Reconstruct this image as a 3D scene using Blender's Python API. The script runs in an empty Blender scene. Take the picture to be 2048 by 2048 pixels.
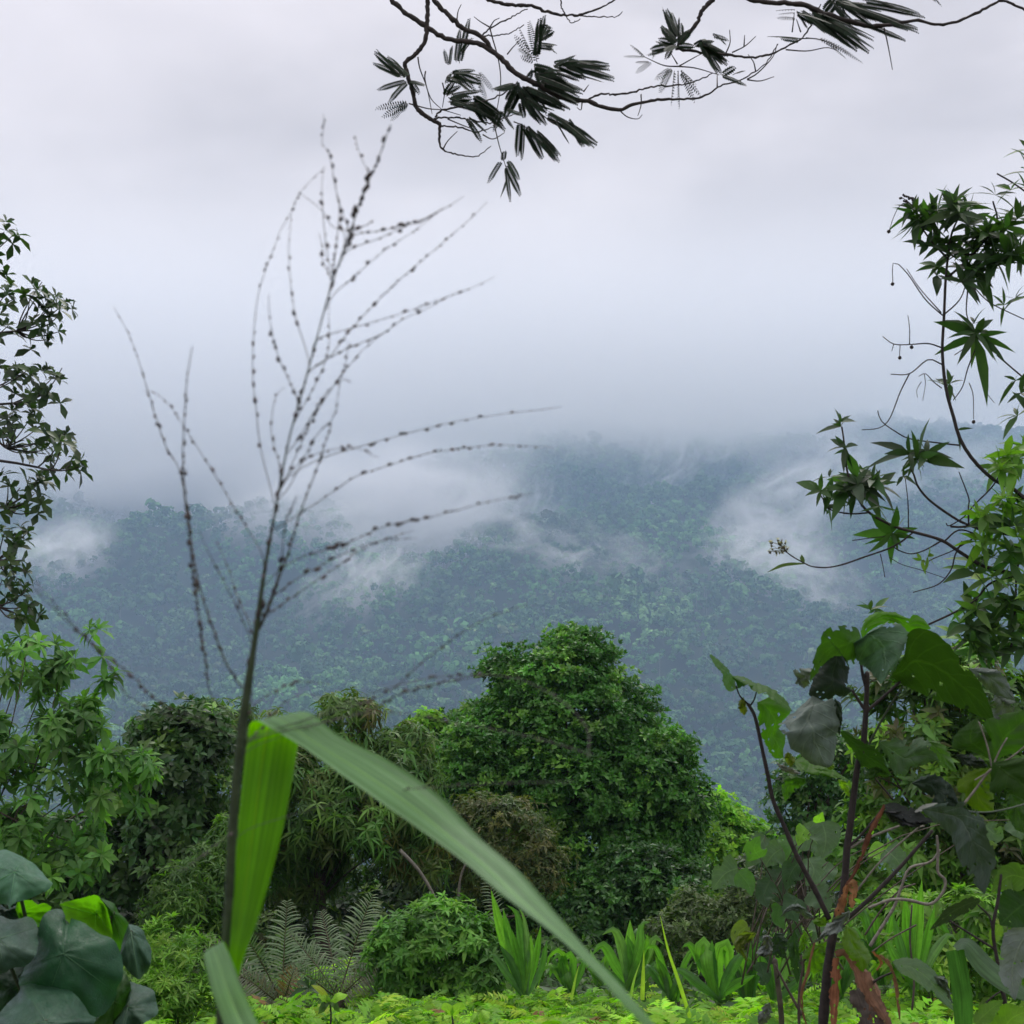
import bpy, math, random
import numpy as np
from mathutils import Vector

SC = bpy.context.scene
COL = SC.collection
rng = np.random.default_rng(7)
random.seed(7)

# ------------------------------------------------------------------ camera
F = 1407.0                      # focal length in pixels of a 1024 px wide frame
CAM = np.array((0.0, 0.0, 1.7))
PITCH = math.atan(48.0 / F)     # the horizon lies 48 px under the frame's centre
cam_d = bpy.data.cameras.new('camera')
cam_d.sensor_width = 36.0
cam_d.lens = 36.0 * F / 1024.0
cam_d.clip_start = 0.05
cam_d.clip_end = 20000.0
cam_d.dof.use_dof = True
cam_d.dof.focus_distance = 13.0
cam_d.dof.aperture_fstop = 19.0
cam = bpy.data.objects.new('camera', cam_d)
cam.location = CAM
cam.rotation_euler = (math.radians(90) + PITCH, 0, 0)
COL.objects.link(cam)
SC.camera = cam

# ------------------------------------------------------------------ render and sky
SC.view_settings.view_transform = 'Standard'
SC.view_settings.look = 'None'
SC.view_settings.gamma = 1.0
SC.view_settings.exposure = 0.45
SC.render.engine = 'CYCLES'
SC.cycles.use_denoising = True
SC.cycles.max_bounces = 8
SC.cycles.diffuse_bounces = 3
SC.cycles.glossy_bounces = 2
SC.cycles.transmission_bounces = 4
SC.cycles.volume_bounces = 4
SC.cycles.sample_clamp_indirect = 6.0
SC.cycles.volume_step_rate = 1.0

SUN_EL, SUN_ROT = math.radians(56), math.radians(18)
world = bpy.data.worlds.new('World')
SC.world = world
world.use_nodes = True
wn, wl = world.node_tree.nodes, world.node_tree.links
wn.clear()


def N(tree, kind, **kw):
    n = tree.nodes.new(kind)
    for k, v in kw.items():
        if k == 'op':
            n.operation = v
        elif hasattr(n, k):
            setattr(n, k, v)
        else:
            n.inputs[k].default_value = v
    return n


def math_node(tree, op, a, b=None, clamp=False):
    n = tree.nodes.new('ShaderNodeMath')
    n.operation = op
    n.use_clamp = clamp
    for i, v in enumerate((a, b)):
        if v is None:
            continue
        if isinstance(v, (int, float)):
            n.inputs[i].default_value = v
        else:
            tree.links.new(v, n.inputs[i])
    return n.outputs[0]


def map_range(tree, v, a, b, c, d, smooth=False):
    n = tree.nodes.new('ShaderNodeMapRange')
    n.interpolation_type = 'SMOOTHSTEP' if smooth else 'LINEAR'
    n.clamp = True
    for i, x in enumerate((a, b, c, d)):
        n.inputs[i + 1].default_value = x
    tree.links.new(v, n.inputs[0])
    return n.outputs[0]


def mix_col(tree, fac, a, b, blend='MIX'):
    n = tree.nodes.new('ShaderNodeMix')
    n.data_type = 'RGBA'
    n.blend_type = blend
    for i, v in ((0, fac), (6, a), (7, b)):
        if isinstance(v, (int, float)):
            n.inputs[i].default_value = v
        elif isinstance(v, tuple):
            n.inputs[i].default_value = (*v[:3], 1)
        else:
            tree.links.new(v, n.inputs[i])
    return n.outputs[2]


def build_sky():
    t = world.node_tree
    sky = N(t, 'ShaderNodeTexSky', sky_type='NISHITA', sun_disc=False)
    sky.sun_elevation = SUN_EL
    sky.sun_rotation = SUN_ROT
    tc = N(t, 'ShaderNodeTexCoord')
    sep = N(t, 'ShaderNodeSeparateXYZ')
    t.links.new(tc.outputs['Generated'], sep.inputs[0])
    mp = N(t, 'ShaderNodeMapping')
    mp.inputs['Scale'].default_value = (1.0, 1.0, 1.9)
    mp.inputs['Location'].default_value = (0.37, 0.2, 0.1)
    t.links.new(tc.outputs['Generated'], mp.inputs[0])
    n1 = N(t, 'ShaderNodeTexNoise', Scale=4.2, Detail=5.0, Roughness=0.45, Distortion=0.25)
    n2 = N(t, 'ShaderNodeTexNoise', Scale=11.0, Detail=4.0, Roughness=0.5, Distortion=0.3)
    t.links.new(mp.outputs[0], n1.inputs['Vector'])
    t.links.new(mp.outputs[0], n2.inputs['Vector'])
    f1 = map_range(t, n1.outputs[0], 0.33, 0.68, 0.82, 1.14, True)
    f2 = map_range(t, n2.outputs[0], 0.35, 0.7, 0.965, 1.035)
    cloud = math_node(t, 'MULTIPLY', f1, f2)
    # an overcast sky is brighter overhead than at the horizon
    low = map_range(t, sep.outputs[2], -0.02, 0.36, 1.0, 1.06)
    high = map_range(t, sep.outputs[2], 0.38, 0.95, 1.0, 2.3, True)
    lum = math_node(t, 'MULTIPLY', math_node(t, 'MULTIPLY', low, high), cloud)
    tint = mix_col(t, map_range(t, sep.outputs[2], 0.0, 0.35, 0.0, 1.0), (0.635, 0.575, 0.55), (0.595, 0.55, 0.562))
    cl = N(t, 'ShaderNodeVectorMath', operation='SCALE')
    t.links.new(tint, cl.inputs[0])
    t.links.new(lum, cl.inputs['Scale'])
    skys = N(t, 'ShaderNodeVectorMath', operation='SCALE')
    skys.inputs['Scale'].default_value = 0.08
    t.links.new(sky.outputs[0], skys.inputs[0])
    both = mix_col(t, 0.96, skys.outputs[0], cl.outputs[0])
    bg = N(t, 'ShaderNodeBackground', Strength=1.0)
    t.links.new(both, bg.inputs[0])
    out = N(t, 'ShaderNodeOutputWorld')
    t.links.new(bg.outputs[0], out.inputs[0])


build_sky()

sun_d = bpy.data.lights.new('sun', 'SUN')
sun_d.energy = 1.3
sun_d.angle = math.radians(25)
sun_d.color = (1.0, 0.97, 0.92)
sun = bpy.data.objects.new('sun', sun_d)
# the cloud-veiled sun stands high beyond the range, so the near leaves are lit from behind
_sd = Vector((math.sin(SUN_ROT) * math.cos(SUN_EL), math.cos(SUN_ROT) * math.cos(SUN_EL), math.sin(SUN_EL)))
sun.rotation_euler = _sd.to_track_quat('Z', 'Y').to_euler()
sun.location = (0, -5, 30)
COL.objects.link(sun)

# ------------------------------------------------------------------ geometry helpers
_cp, _sp = math.cos(PITCH), math.sin(PITCH)
FWD = np.array((0.0, _cp, _sp))
UP = np.array((0.0, -_sp, _cp))
RIGHT = np.array((1.0, 0.0, 0.0))


def P(px, py, d):
    """A point of the place, seen at (px, py) of a 1024 px frame, d metres away along the view axis."""
    return CAM + d * (FWD + RIGHT * ((px - 512.0) / F) + UP * ((512.0 - py) / F))


def unit(v):
    v = np.asarray(v, float)
    return v / np.maximum(np.linalg.norm(v, axis=-1, keepdims=True), 1e-9)


class MB:
    """Collects vertices, faces, per-vertex colours and leaf coordinates of one mesh."""

    def __init__(self):
        self.v, self.q, self.t, self.c, self.l, self.n = [], [], [], [], [], 0

    def add(self, v, quads=None, tris=None, col=(0.1, 0.2, 0.05), luv=None):
        v = np.asarray(v, float).reshape(-1, 3)
        k = len(v)
        if quads is not None and len(quads):
            self.q.append(np.asarray(quads, np.int64).reshape(-1, 4) + self.n)
        if tris is not None and len(tris):
            self.t.append(np.asarray(tris, np.int64).reshape(-1, 3) + self.n)
        col = np.asarray(col, float)
        if col.ndim == 1:
            col = np.repeat(col[None], k, 0)
        self.c.append(col[:, :3])
        self.l.append(np.zeros((k, 3)) if luv is None else np.asarray(luv, float).reshape(-1, 3))
        self.v.append(v)
        self.n += k

    def build(self, name, mat, parent=None, smooth=True, origin=None):
        me = bpy.data.meshes.new(name)
        v = np.concatenate(self.v)
        if origin is not None:
            v = v - np.asarray(origin)
        q = np.concatenate(self.q) if self.q else np.zeros((0, 4), np.int64)
        t = np.concatenate(self.t) if self.t else np.zeros((0, 3), np.int64)
        me.vertices.add(len(v))
        me.vertices.foreach_set('co', v.astype(np.float32).ravel())
        loops = np.concatenate([q.ravel(), t.ravel()]).astype(np.int32)
        me.loops.add(len(loops))
        me.loops.foreach_set('vertex_index', loops)
        starts = np.concatenate([np.arange(len(q)) * 4, len(q) * 4 + np.arange(len(t)) * 3]).astype(np.int32)
        me.polygons.add(len(starts))
        me.polygons.foreach_set('loop_start', starts)
        me.update(calc_edges=True)
        c = np.concatenate(self.c)
        ca = me.attributes.new('Col', 'FLOAT_COLOR', 'POINT')
        ca.data.foreach_set('color', np.concatenate([c, np.ones((len(c), 1))], 1).astype(np.float32).ravel())
        la = me.attributes.new('luv', 'FLOAT_VECTOR', 'POINT')
        la.data.foreach_set('vector', np.concatenate(self.l).astype(np.float32).ravel())
        me.polygons.foreach_set('use_smooth', np.full(len(starts), smooth))
        me.validate()
        me.materials.append(mat)
        o = bpy.data.objects.new(name, me)
        COL.objects.link(o)
        if parent is not None:
            o.parent = parent
            if origin is None:
                o.matrix_parent_inverse = parent.matrix_basis.inverted()
        elif origin is not None:
            o.location = origin
        return o


def tag(o, label=None, cat=None, group=None, kind=None):
    if label:
        o['label'] = label
    if cat:
        o['category'] = cat
    if group:
        o['group'] = group
    if kind:
        o['kind'] = kind
    return o


def thing(name, loc, label, cat, group=None):
    o = bpy.data.objects.new(name, None)
    o.empty_display_size = 0.2
    o.location = tuple(loc)
    COL.objects.link(o)
    return tag(o, label, cat, group)


def smooth_path(pts, n):
    """Catmull-Rom through pts (k, m), resampled to n rows evenly along its length."""
    p = np.asarray(pts, float)
    if len(p) == 2:
        return p[0] + (p[1] - p[0]) * np.linspace(0, 1, n)[:, None]
    e = np.concatenate([[2 * p[0] - p[1]], p, [2 * p[-1] - p[-2]]])
    out = []
    for i in range(1, len(e) - 2):
        t = np.linspace(0, 1, 12, endpoint=False)[:, None]
        a, b, c, d = e[i - 1], e[i], e[i + 1], e[i + 2]
        out.append(0.5 * (2 * b + (c - a) * t + (2 * a - 5 * b + 4 * c - d) * t ** 2 + (3 * b - a - 3 * c + d) * t ** 3))
    out.append(p[-1:])
    q = np.concatenate(out)
    s = np.concatenate([[0], np.cumsum(np.linalg.norm(np.diff(q[:, :min(3, q.shape[1])], axis=0), axis=1))])
    w = np.linspace(0, s[-1], n)
    return np.stack([np.interp(w, s, q[:, j]) for j in range(q.shape[1])], 1)


def tube(mb, pts, radii, sides=6, col=(0.05, 0.04, 0.03), lump=0.0):
    p = np.asarray(pts, float)
    n = len(p)
    r = np.interp(np.linspace(0, 1, n), np.linspace(0, 1, len(radii)), radii) if np.ndim(radii) else np.full(n, radii)
    if lump:
        r = r * (1 + lump * rng.standard_normal(n))
    tg = unit(np.gradient(p, axis=0))
    ref = np.array((0.31, 0.2, 0.93))
    u = unit(np.cross(tg, ref))
    w = np.cross(tg, u)
    a = np.arange(sides) * 2 * math.pi / sides
    ring = p[:, None] + r[:, None, None] * (np.cos(a)[None, :, None] * u[:, None] + np.sin(a)[None, :, None] * w[:, None])
    v = np.concatenate([ring.reshape(-1, 3), p[:1], p[-1:] + tg[-1:] * r[-1]])
    i, j = np.meshgrid(np.arange(n - 1), np.arange(sides), indexing='ij')
    j2 = (j + 1) % sides
    q = np.stack([i * sides + j, i * sides + j2, (i + 1) * sides + j2, (i + 1) * sides + j], -1).reshape(-1, 4)
    k = np.arange(sides)
    t1 = np.stack([np.full(sides, n * sides), (k + 1) % sides, k], 1)
    b = (n - 1) * sides
    t2 = np.stack([np.full(sides, n * sides + 1), b + k, b + (k + 1) % sides], 1)
    mb.add(v, q, np.concatenate([t1, t2]), col)


def px_path(pts, d, n):
    """Pixel polyline with depth(s) -> smooth 3-D path. d: number or list interpolated along the points."""
    pts = np.asarray(pts, float)
    dd = np.full(len(pts), d) if np.ndim(d) == 0 else np.interp(np.linspace(0, 1, len(pts)), np.linspace(0, 1, len(d)), d)
    w = np.array([P(x, y, z) for (x, y), z in zip(pts, dd)])
    return smooth_path(w, n)


def px_tube(mb, pts, d, rpx, sides=6, n=None, col=(0.05, 0.04, 0.03), lump=0.0):
    """A twig along a pixel polyline; rpx are radii in pixels at that depth."""
    n = n or max(4, 3 * len(pts))
    path = px_path(pts, d, n)
    dm = np.linalg.norm(path - CAM, axis=1)
    r = np.interp(np.linspace(0, 1, n), np.linspace(0, 1, len(rpx)), rpx) if np.ndim(rpx) else np.full(n, rpx)
    tube(mb, path, r * dm / F, sides, col, lump)
    return path


PROF = {
    'ellip': lambda u: np.sin(np.pi * np.clip(u, 0, 1)) ** 0.75,
    'lance': lambda u: np.sin(np.pi * np.clip(u, 0, 1) ** 0.72) ** 1.05,
    'obov': lambda u: np.sin(np.pi * np.clip(u, 0, 1) ** 1.55) ** 0.8,
    'strap': lambda u: np.clip(np.minimum(u * 7 + 0.45, (1 - u) * 2.2), 0, 1) ** 0.7,
    'heart': lambda u: np.clip(np.sin(np.pi * np.clip(u * 0.93 + 0.07, 0, 1) ** 0.62), 0, 1) ** 0.8,
}


def leaves(mb, base, D, Nn, L, W, col, nseg=2, prof='ellip', fold=0.25, droop=0.15, zdroop=0.0, jit=0.12):
    """Many leaves at once: base points, directions, normals, lengths, half widths, colours."""
    base = np.asarray(base, float)
    n = len(base)
    one = nseg == 1
    D = unit(D)
    Nn = unit(Nn - (Nn * D).sum(1, keepdims=True) * D)
    S = np.cross(D, Nn)
    L = np.broadcast_to(L, (n,))
    W = np.broadcast_to(W, (n,))
    u = np.linspace(0, 1, nseg + 1)
    pr = PROF[prof](u)
    pr[-1] = 0.0
    pr[0] = max(pr[0], 0.10) if prof != 'obov' else 0.10
    dr = droop * (0.6 + 0.8 * rng.random(n))
    ax = base[:, None] + D[:, None] * (L[:, None] * u[None])[..., None] \
        - Nn[:, None] * (L[:, None] * dr[:, None] * u[None] ** 2)[..., None]
    if zdroop:
        ax[..., 2] -= (L[:, None] * zdroop * u[None] ** 2)
    off = S[:, None] * (W[:, None] * pr[None])[..., None]
    lift = Nn[:, None] * (W[:, None] * pr[None] * fold)[..., None]
    left, right = ax - off + lift, ax + off + lift
    if one:      # a small diamond
        h = 0.45
        m_ = base + D * (L * h)[:, None]
        V = np.stack([base, m_ + S * W[:, None] + Nn * (W * fold)[:, None], ax[:, -1], m_ - S * W[:, None] + Nn * (W * fold)[:, None]], 1)
        col = np.asarray(col, float)
        if col.ndim == 1:
            col = np.repeat(col[None], n, 0)
        col = col * np.exp(jit * rng.standard_normal((n, 1))) * (1 + 0.05 * rng.standard_normal((n, 3)))
        mb.add(V.reshape(-1, 3), np.arange(4 * n).reshape(-1, 4), None, np.repeat(np.clip(col, 0.003, 0.9), 4, 0))
        return
    # rows: left, mid, right ; the tip row has one vertex
    V = np.concatenate([np.stack([left[:, :-1], ax[:, :-1], right[:, :-1]], 2).reshape(n, -1, 3), ax[:, -1:]], 1)
    K = 3 * nseg + 1
    qs, ts = [], []
    for i in range(nseg - 1):
        a = 3 * i
        qs += [(a, a + 1, a + 4, a + 3), (a + 1, a + 2, a + 5, a + 4)]
    a = 3 * (nseg - 1)
    ts += [(a, a + 1, K - 1), (a + 1, a + 2, K - 1)]
    offs = (np.arange(n) * K)[:, None, None]
    q = (np.array(qs)[None] + offs).reshape(-1, 4) if qs else None
    t = (np.array(ts)[None] + offs).reshape(-1, 3)
    col = np.asarray(col, float)
    if col.ndim == 1:
        col = np.repeat(col[None], n, 0)
    col = col * np.exp(jit * rng.standard_normal((n, 1))) * (1 + 0.05 * rng.standard_normal((n, 3)))
    luv = np.zeros((K, 3))
    luv[:-1, 0] = np.repeat(u[:-1], 3)
    luv[:-1, 1] = np.tile([-1, 0, 1], nseg)
    luv[-1] = (1, 0, 0)
    luv = np.repeat(luv[None], n, 0)
    luv[..., 2] = rng.random((n, 1))
    mb.add(V.reshape(-1, 3), q, t, np.repeat(np.clip(col, 0.003, 0.9), K, 0), luv.reshape(-1, 3))


def frame_of(A):
    A = unit(A)
    ref = np.where(np.abs(A[:, 2:3]) > 0.9, np.array([[1.0, 0, 0]]), np.array([[0, 0, 1.0]]))
    U = unit(np.cross(A, ref))
    return A, U, np.cross(A, U)


def tufts(mb, T, A, k, L, W, cols, th=(40, 85), nseg=2, prof='ellip', fold=0.25, droop=0.2, zdroop=0.0, Lvar=0.2, stem=0.0, jit=0.15):
    """A rosette of k leaves at every point T round its axis A. cols: list of (colour, weight) or array per tuft."""
    n = len(T)
    A, U, V = frame_of(A)
    az = (np.arange(k)[None] * 2.399 + rng.random((n, 1)) * 6.28 + 0.35 * rng.standard_normal((n, k)))
    # the inner leaves stand up, the outer ones spread
    fr = (np.arange(k)[None] + rng.random((n, k))) / k
    theta = np.radians(th[0] + (th[1] - th[0]) * fr)
    D = np.cos(theta)[..., None] * A[:, None] + np.sin(theta)[..., None] * (np.cos(az)[..., None] * U[:, None] + np.sin(az)[..., None] * V[:, None])
    D = D.reshape(-1, 3)
    AA = np.repeat(A, k, 0)
    Nn = AA * np.sin(theta).reshape(-1, 1) + 0.001 - D * 0 + 0.18 * rng.standard_normal((n * k, 3))
    base = np.repeat(T, k, 0) - AA * (stem * (0.3 + fr.reshape(-1, 1)))
    Ls = L * np.exp(Lvar * rng.standard_normal(n * k)) * (0.65 + 0.4 * fr.ravel())
    Ws = W * Ls / L
    if isinstance(cols, list):
        cs = np.array([c for c, _ in cols])
        w = np.array([x for _, x in cols], float)
        cc = cs[rng.choice(len(cs), n, p=w / w.sum())]
    else:
        cc = cols
    leaves(mb, base, D, Nn, Ls, Ws, np.repeat(cc, k, 0), nseg, prof, fold, droop, zdroop, jit)


def lobe(px, py, d, rx, ry, rz=None):
    """An ellipsoid of a crown: centre by sight and distance, radii given in pixels at that distance."""
    c = P(px, py, d)
    s = d / F
    return (c, np.array((rx * s, (rz if rz else 0.5 * (rx + ry)) * s, ry * s)))


def subclumps(lobes, n, inner=0.55, low=-0.75):
    """Clump centres spread through the shell of a union of ellipsoids."""
    out, nor = [], []
    w = np.array([(r[0] * r[1] * r[2]) ** 0.667 for _, r in lobes])
    w = w / w.sum()
    tries = 0
    while len(out) < n and tries < n * 30:
        tries += 1
        c, r = lobes[rng.choice(len(lobes), p=w)]
        v = rng.standard_normal(3)
        v /= np.linalg.norm(v)
        if v[2] < low:
            continue
        rad = inner + (1 - inner) * rng.random() ** 0.5
        p = c + v * r * rad
        if any(np.sum(((p - c2) / r2) ** 2) < 0.45 for c2, r2 in lobes if c2 is not c):
            if rng.random() < 0.85:
                continue
        out.append(p)
        nor.append(unit(v / r))
    return np.array(out), np.array(nor)


def foliage(mb, lobes, n_clump, clump_r, per_clump, k, L, W, cols, up=0.7, th=(35, 85), inner=0.55, clump_tint=0.18, flat=0.7, low=-0.75, **kw):
    """Leaf rosettes gathered into clumps through the crown; returns the clump centres (for the limbs)."""
    C, Nr = subclumps(lobes, n_clump, inner, low)
    m = len(C)
    k2 = per_clump
    v = unit(rng.standard_normal((m, k2, 3)))
    rr = rng.random((m, k2, 1)) ** 0.45
    cr = clump_r * (0.7 + 0.6 * rng.random((m, 1, 1)))
    T = C[:, None] + v * rr * cr * np.array((1, 1, flat))
    A = unit(v * rr * 0.8 + Nr[:, None] * 0.7 + np.array((0, 0, up)) + 0.25 * rng.standard_normal((m, k2, 3)))
    cs = np.array([c for c, _ in cols])
    w = np.array([x for _, x in cols], float)
    cc = cs[rng.choice(len(cs), m, p=w / w.sum())] * np.exp(clump_tint * rng.standard_normal((m, 1)))
    tufts(mb, T.reshape(-1, 3), A.reshape(-1, 3), k, L, W, np.repeat(cc, k2, 0), th=th, **kw)
    return C


def limb_path(a, b, n=8, sag=0.12):
    a, b = np.asarray(a), np.asarray(b)
    t = np.linspace(0, 1, n)[:, None]
    l = np.linalg.norm(b - a)
    p = a + (b - a) * t
    p = p + np.array((0, 0, 1.0)) * (sag * l * np.sin(np.pi * t)) + 0.05 * l * np.sin(np.pi * t) * rng.standard_normal(3)
    return p


def blade(mb, pts, d, hw, roll=0.0, fold=0.12, cup=0.0, ncol=5, n=18, wave=0.0, wfreq=3.0, ser=0.0, col=(0.1, 0.2, 0.05), nervous=0.0, torn=0):
    """One leaf along a pixel polyline: hw half widths in pixels along it, roll turns the blade about its midrib."""
    pts = np.asarray(pts, float)
    k = len(pts)
    dd = np.full(k, d) if np.ndim(d) == 0 else np.interp(np.linspace(0, 1, k), np.linspace(0, 1, len(d)), d)
    mid = smooth_path(np.array([P(x, y, z) for (x, y), z in zip(pts, dd)]), n)
    u = np.linspace(0, 1, n)
    h = np.interp(u, np.linspace(0, 1, len(hw)), hw)
    rl = np.radians(np.interp(u, np.linspace(0, 1, len(roll)), roll) if np.ndim(roll) else np.full(n, roll))
    dist = np.linalg.norm(mid - CAM, axis=1)
    h = h * dist / F
    tg = unit(np.gradient(mid, axis=0))
    view = unit(mid - CAM)
    side0 = unit(np.cross(tg, view))
    nor0 = np.cross(side0, tg)
    side = np.cos(rl)[:, None] * side0 + np.sin(rl)[:, None] * nor0
    nor = np.cross(side, tg)
    v = np.linspace(-1, 1, ncol)
    ph = rng.random() * 6.28
    hv = h[:, None] * (1 + ser * rng.standard_normal((n, ncol)) * (np.abs(v) > 0.9))
    lift = fold * np.abs(v)[None] + cup * v[None] ** 2 + wave * np.sin(wfreq * 6.28 * u[:, None] + ph + v[None]) * np.abs(v)[None]
    if nervous:
        lift = lift + nervous * rng.standard_normal((n, ncol)) * 0.5
    pos = mid[:, None] + side[:, None] * (hv * v[None])[..., None] + nor[:, None] * (h[:, None] * lift)[..., None]
    i, j = np.meshgrid(np.arange(n - 1), np.arange(ncol - 1), indexing='ij')
    q = np.stack([i * ncol + j, i * ncol + j + 1, (i + 1) * ncol + j + 1, (i + 1) * ncol + j], -1).reshape(-1, 4)
    if torn:     # bites out of the margin and a few holes
        keep = np.ones((n - 1, ncol - 1), bool)
        for _ in range(torn):
            a, e, s = int(rng.integers(3, n - 3)), rng.random() < 0.5, int(rng.integers(1, 3))
            dep = int(rng.integers(1, 4))
            for x_ in range(dep):
                w_ = max(1, s + 1 - x_)
                keep[max(0, a - w_ // 2):a + w_ - w_ // 2, (x_ if e else ncol - 2 - x_)] = False
        for _ in range(torn // 2):
            keep[int(rng.integers(4, n - 4)), int(rng.integers(2, ncol - 3))] = False
        q = q.reshape(n - 1, ncol - 1, 4)[keep]
    luv = np.stack([np.repeat(u[:, None], ncol, 1), np.repeat(v[None], n, 0), np.full((n, ncol), rng.random())], -1)
    mb.add(pos.reshape(-1, 3), q, None, col, luv.reshape(-1, 3))
    return mid


# ------------------------------------------------------------------ materials
def new_mat(name):
    m = bpy.data.materials.new(name)
    m.use_nodes = True
    m.node_tree.nodes.clear()
    return m


def leaf_mat(name, trans=0.35, rough=0.42, spec=0.5, vein=0.0, vein_n=9, tcol=(1.35, 1.75, 0.45), bump=0.0, back=None, mottle=0.12, stripes=0):
    m = new_mat(name)
    t = m.node_tree
    at = N(t, 'ShaderNodeAttribute', attribute_name='Col')
    base = at.outputs['Color']
    tc = N(t, 'ShaderNodeTexCoord')
    nz = N(t, 'ShaderNodeTexNoise', Scale=35.0, Detail=3.0)
    t.links.new(tc.outputs['Object'], nz.inputs['Vector'])
    k = map_range(t, nz.outputs[0], 0.3, 0.7, 1 - mottle, 1 + mottle)
    sc = N(t, 'ShaderNodeVectorMath', operation='SCALE')
    t.links.new(base, sc.inputs[0])
    t.links.new(k, sc.inputs['Scale'])
    base = sc.outputs[0]
    height = None
    front = base
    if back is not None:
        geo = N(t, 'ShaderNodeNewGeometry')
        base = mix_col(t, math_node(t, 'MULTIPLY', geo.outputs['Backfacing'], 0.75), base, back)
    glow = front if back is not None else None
    if vein or stripes:
        la = N(t, 'ShaderNodeAttribute', attribute_name='luv')
        sp = N(t, 'ShaderNodeSeparateXYZ')
        t.links.new(la.outputs['Vector'], sp.inputs[0])
        av = math_node(t, 'ABSOLUTE', sp.outputs[1])
        rib = map_range(t, av, 0.015, 0.06, 1.0, 0.0)
        if stripes:
            # long pale and dark streaks between the parallel veins
            cm = N(t, 'ShaderNodeCombineXYZ')
            t.links.new(math_node(t, 'MULTIPLY', sp.outputs[0], 2.2), cm.inputs[0])
            t.links.new(math_node(t, 'MULTIPLY', sp.outputs[1], 4.5), cm.inputs[1])
            t.links.new(sp.outputs[2], cm.inputs[2])
            sn = N(t, 'ShaderNodeTexNoise', Scale=1.0, Detail=5.0, Roughness=0.6)
            t.links.new(cm.outputs[0], sn.inputs['Vector'])
            sk = N(t, 'ShaderNodeVectorMath', operation='SCALE')
            t.links.new(base, sk.inputs[0])
            t.links.new(map_range(t, sn.outputs[0], 0.3, 0.7, 0.62, 1.42), sk.inputs['Scale'])
            base = sk.outputs[0]
            if glow is not None:
                gk = N(t, 'ShaderNodeVectorMath', operation='SCALE')
                t.links.new(glow, gk.inputs[0])
                t.links.new(map_range(t, sn.outputs[0], 0.3, 0.7, 0.62, 1.42), gk.inputs['Scale'])
                glow = gk.outputs[0]
            s = math_node(t, 'SINE', math_node(t, 'MULTIPLY', sp.outputs[1], float(stripes)))
            side = map_range(t, s, 0.2, 1.0, 0.0, 0.35)
        else:
            ph = math_node(t, 'SUBTRACT', sp.outputs[0], math_node(t, 'MULTIPLY', av, 0.22))
            s = math_node(t, 'SINE', math_node(t, 'MULTIPLY', ph, 6.283 * vein_n))
            side = map_range(t, s, 0.90, 1.0, 0.0, 0.6)
        vv = math_node(t, 'MAXIMUM', rib, side)
        lighter = mix_col(t, 1.0, base, (1.9, 1.75, 1.6), 'MULTIPLY')
        base = mix_col(t, math_node(t, 'MULTIPLY', vv, vein or 0.3), base, lighter)
        if glow is not None:
            glow = mix_col(t, math_node(t, 'MULTIPLY', vv, vein or 0.3), glow, mix_col(t, 1.0, glow, (2.4, 1.7, 4.0), 'MULTIPLY'))
        height = vv
    pb = N(t, 'ShaderNodeBsdfPrincipled')
    pb.inputs['Roughness'].default_value = rough
    pb.inputs['Specular IOR Level'].default_value = spec
    t.links.new(base, pb.inputs['Base Color'])
    if bump:
        n2 = N(t, 'ShaderNodeTexNoise', Scale=60.0, Detail=2.0)
        t.links.new(tc.outputs['Object'], n2.inputs['Vector'])
        hgt = n2.outputs[0]
        if height is not None:
            hgt = math_node(t, 'SUBTRACT', hgt, math_node(t, 'MULTIPLY', height, 0.8))
        b = N(t, 'ShaderNodeBump', Strength=bump, Distance=0.004)
        t.links.new(hgt, b.inputs['Height'])
        t.links.new(b.outputs[0], pb.inputs['Normal'])
    out = N(t, 'ShaderNodeOutputMaterial')
    if trans:
        tr = N(t, 'ShaderNodeBsdfTranslucent')
        t.links.new(mix_col(t, 1.0, glow or base, tcol, 'MULTIPLY'), tr.inputs[0])
        mx = N(t, 'ShaderNodeMixShader')
        mx.inputs[0].default_value = trans
        t.links.new(pb.outputs[0], mx.inputs[1])
        t.links.new(tr.outputs[0], mx.inputs[2])
        t.links.new(mx.outputs[0], out.inputs[0])
    else:
        t.links.new(pb.outputs[0], out.inputs[0])
    return m


def bark_mat(name, c1, c2, scale=30.0, rough=0.8):
    m = new_mat(name)
    t = m.node_tree
    tc = N(t, 'ShaderNodeTexCoord')
    nz = N(t, 'ShaderNodeTexNoise', Scale=scale, Detail=5.0, Roughness=0.65)
    t.links.new(tc.outputs['Object'], nz.inputs['Vector'])
    pb = N(t, 'ShaderNodeBsdfPrincipled')
    pb.inputs['Roughness'].default_value = rough
    t.links.new(mix_col(t, map_range(t, nz.outputs[0], 0.35, 0.65, 0, 1), c1, c2), pb.inputs['Base Color'])
    b = N(t, 'ShaderNodeBump', Strength=0.5, Distance=0.004)
    t.links.new(nz.outputs[0], b.inputs['Height'])
    t.links.new(b.outputs[0], pb.inputs['Normal'])
    out = N(t, 'ShaderNodeOutputMaterial')
    t.links.new(pb.outputs[0], out.inputs[0])
    return m


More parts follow.
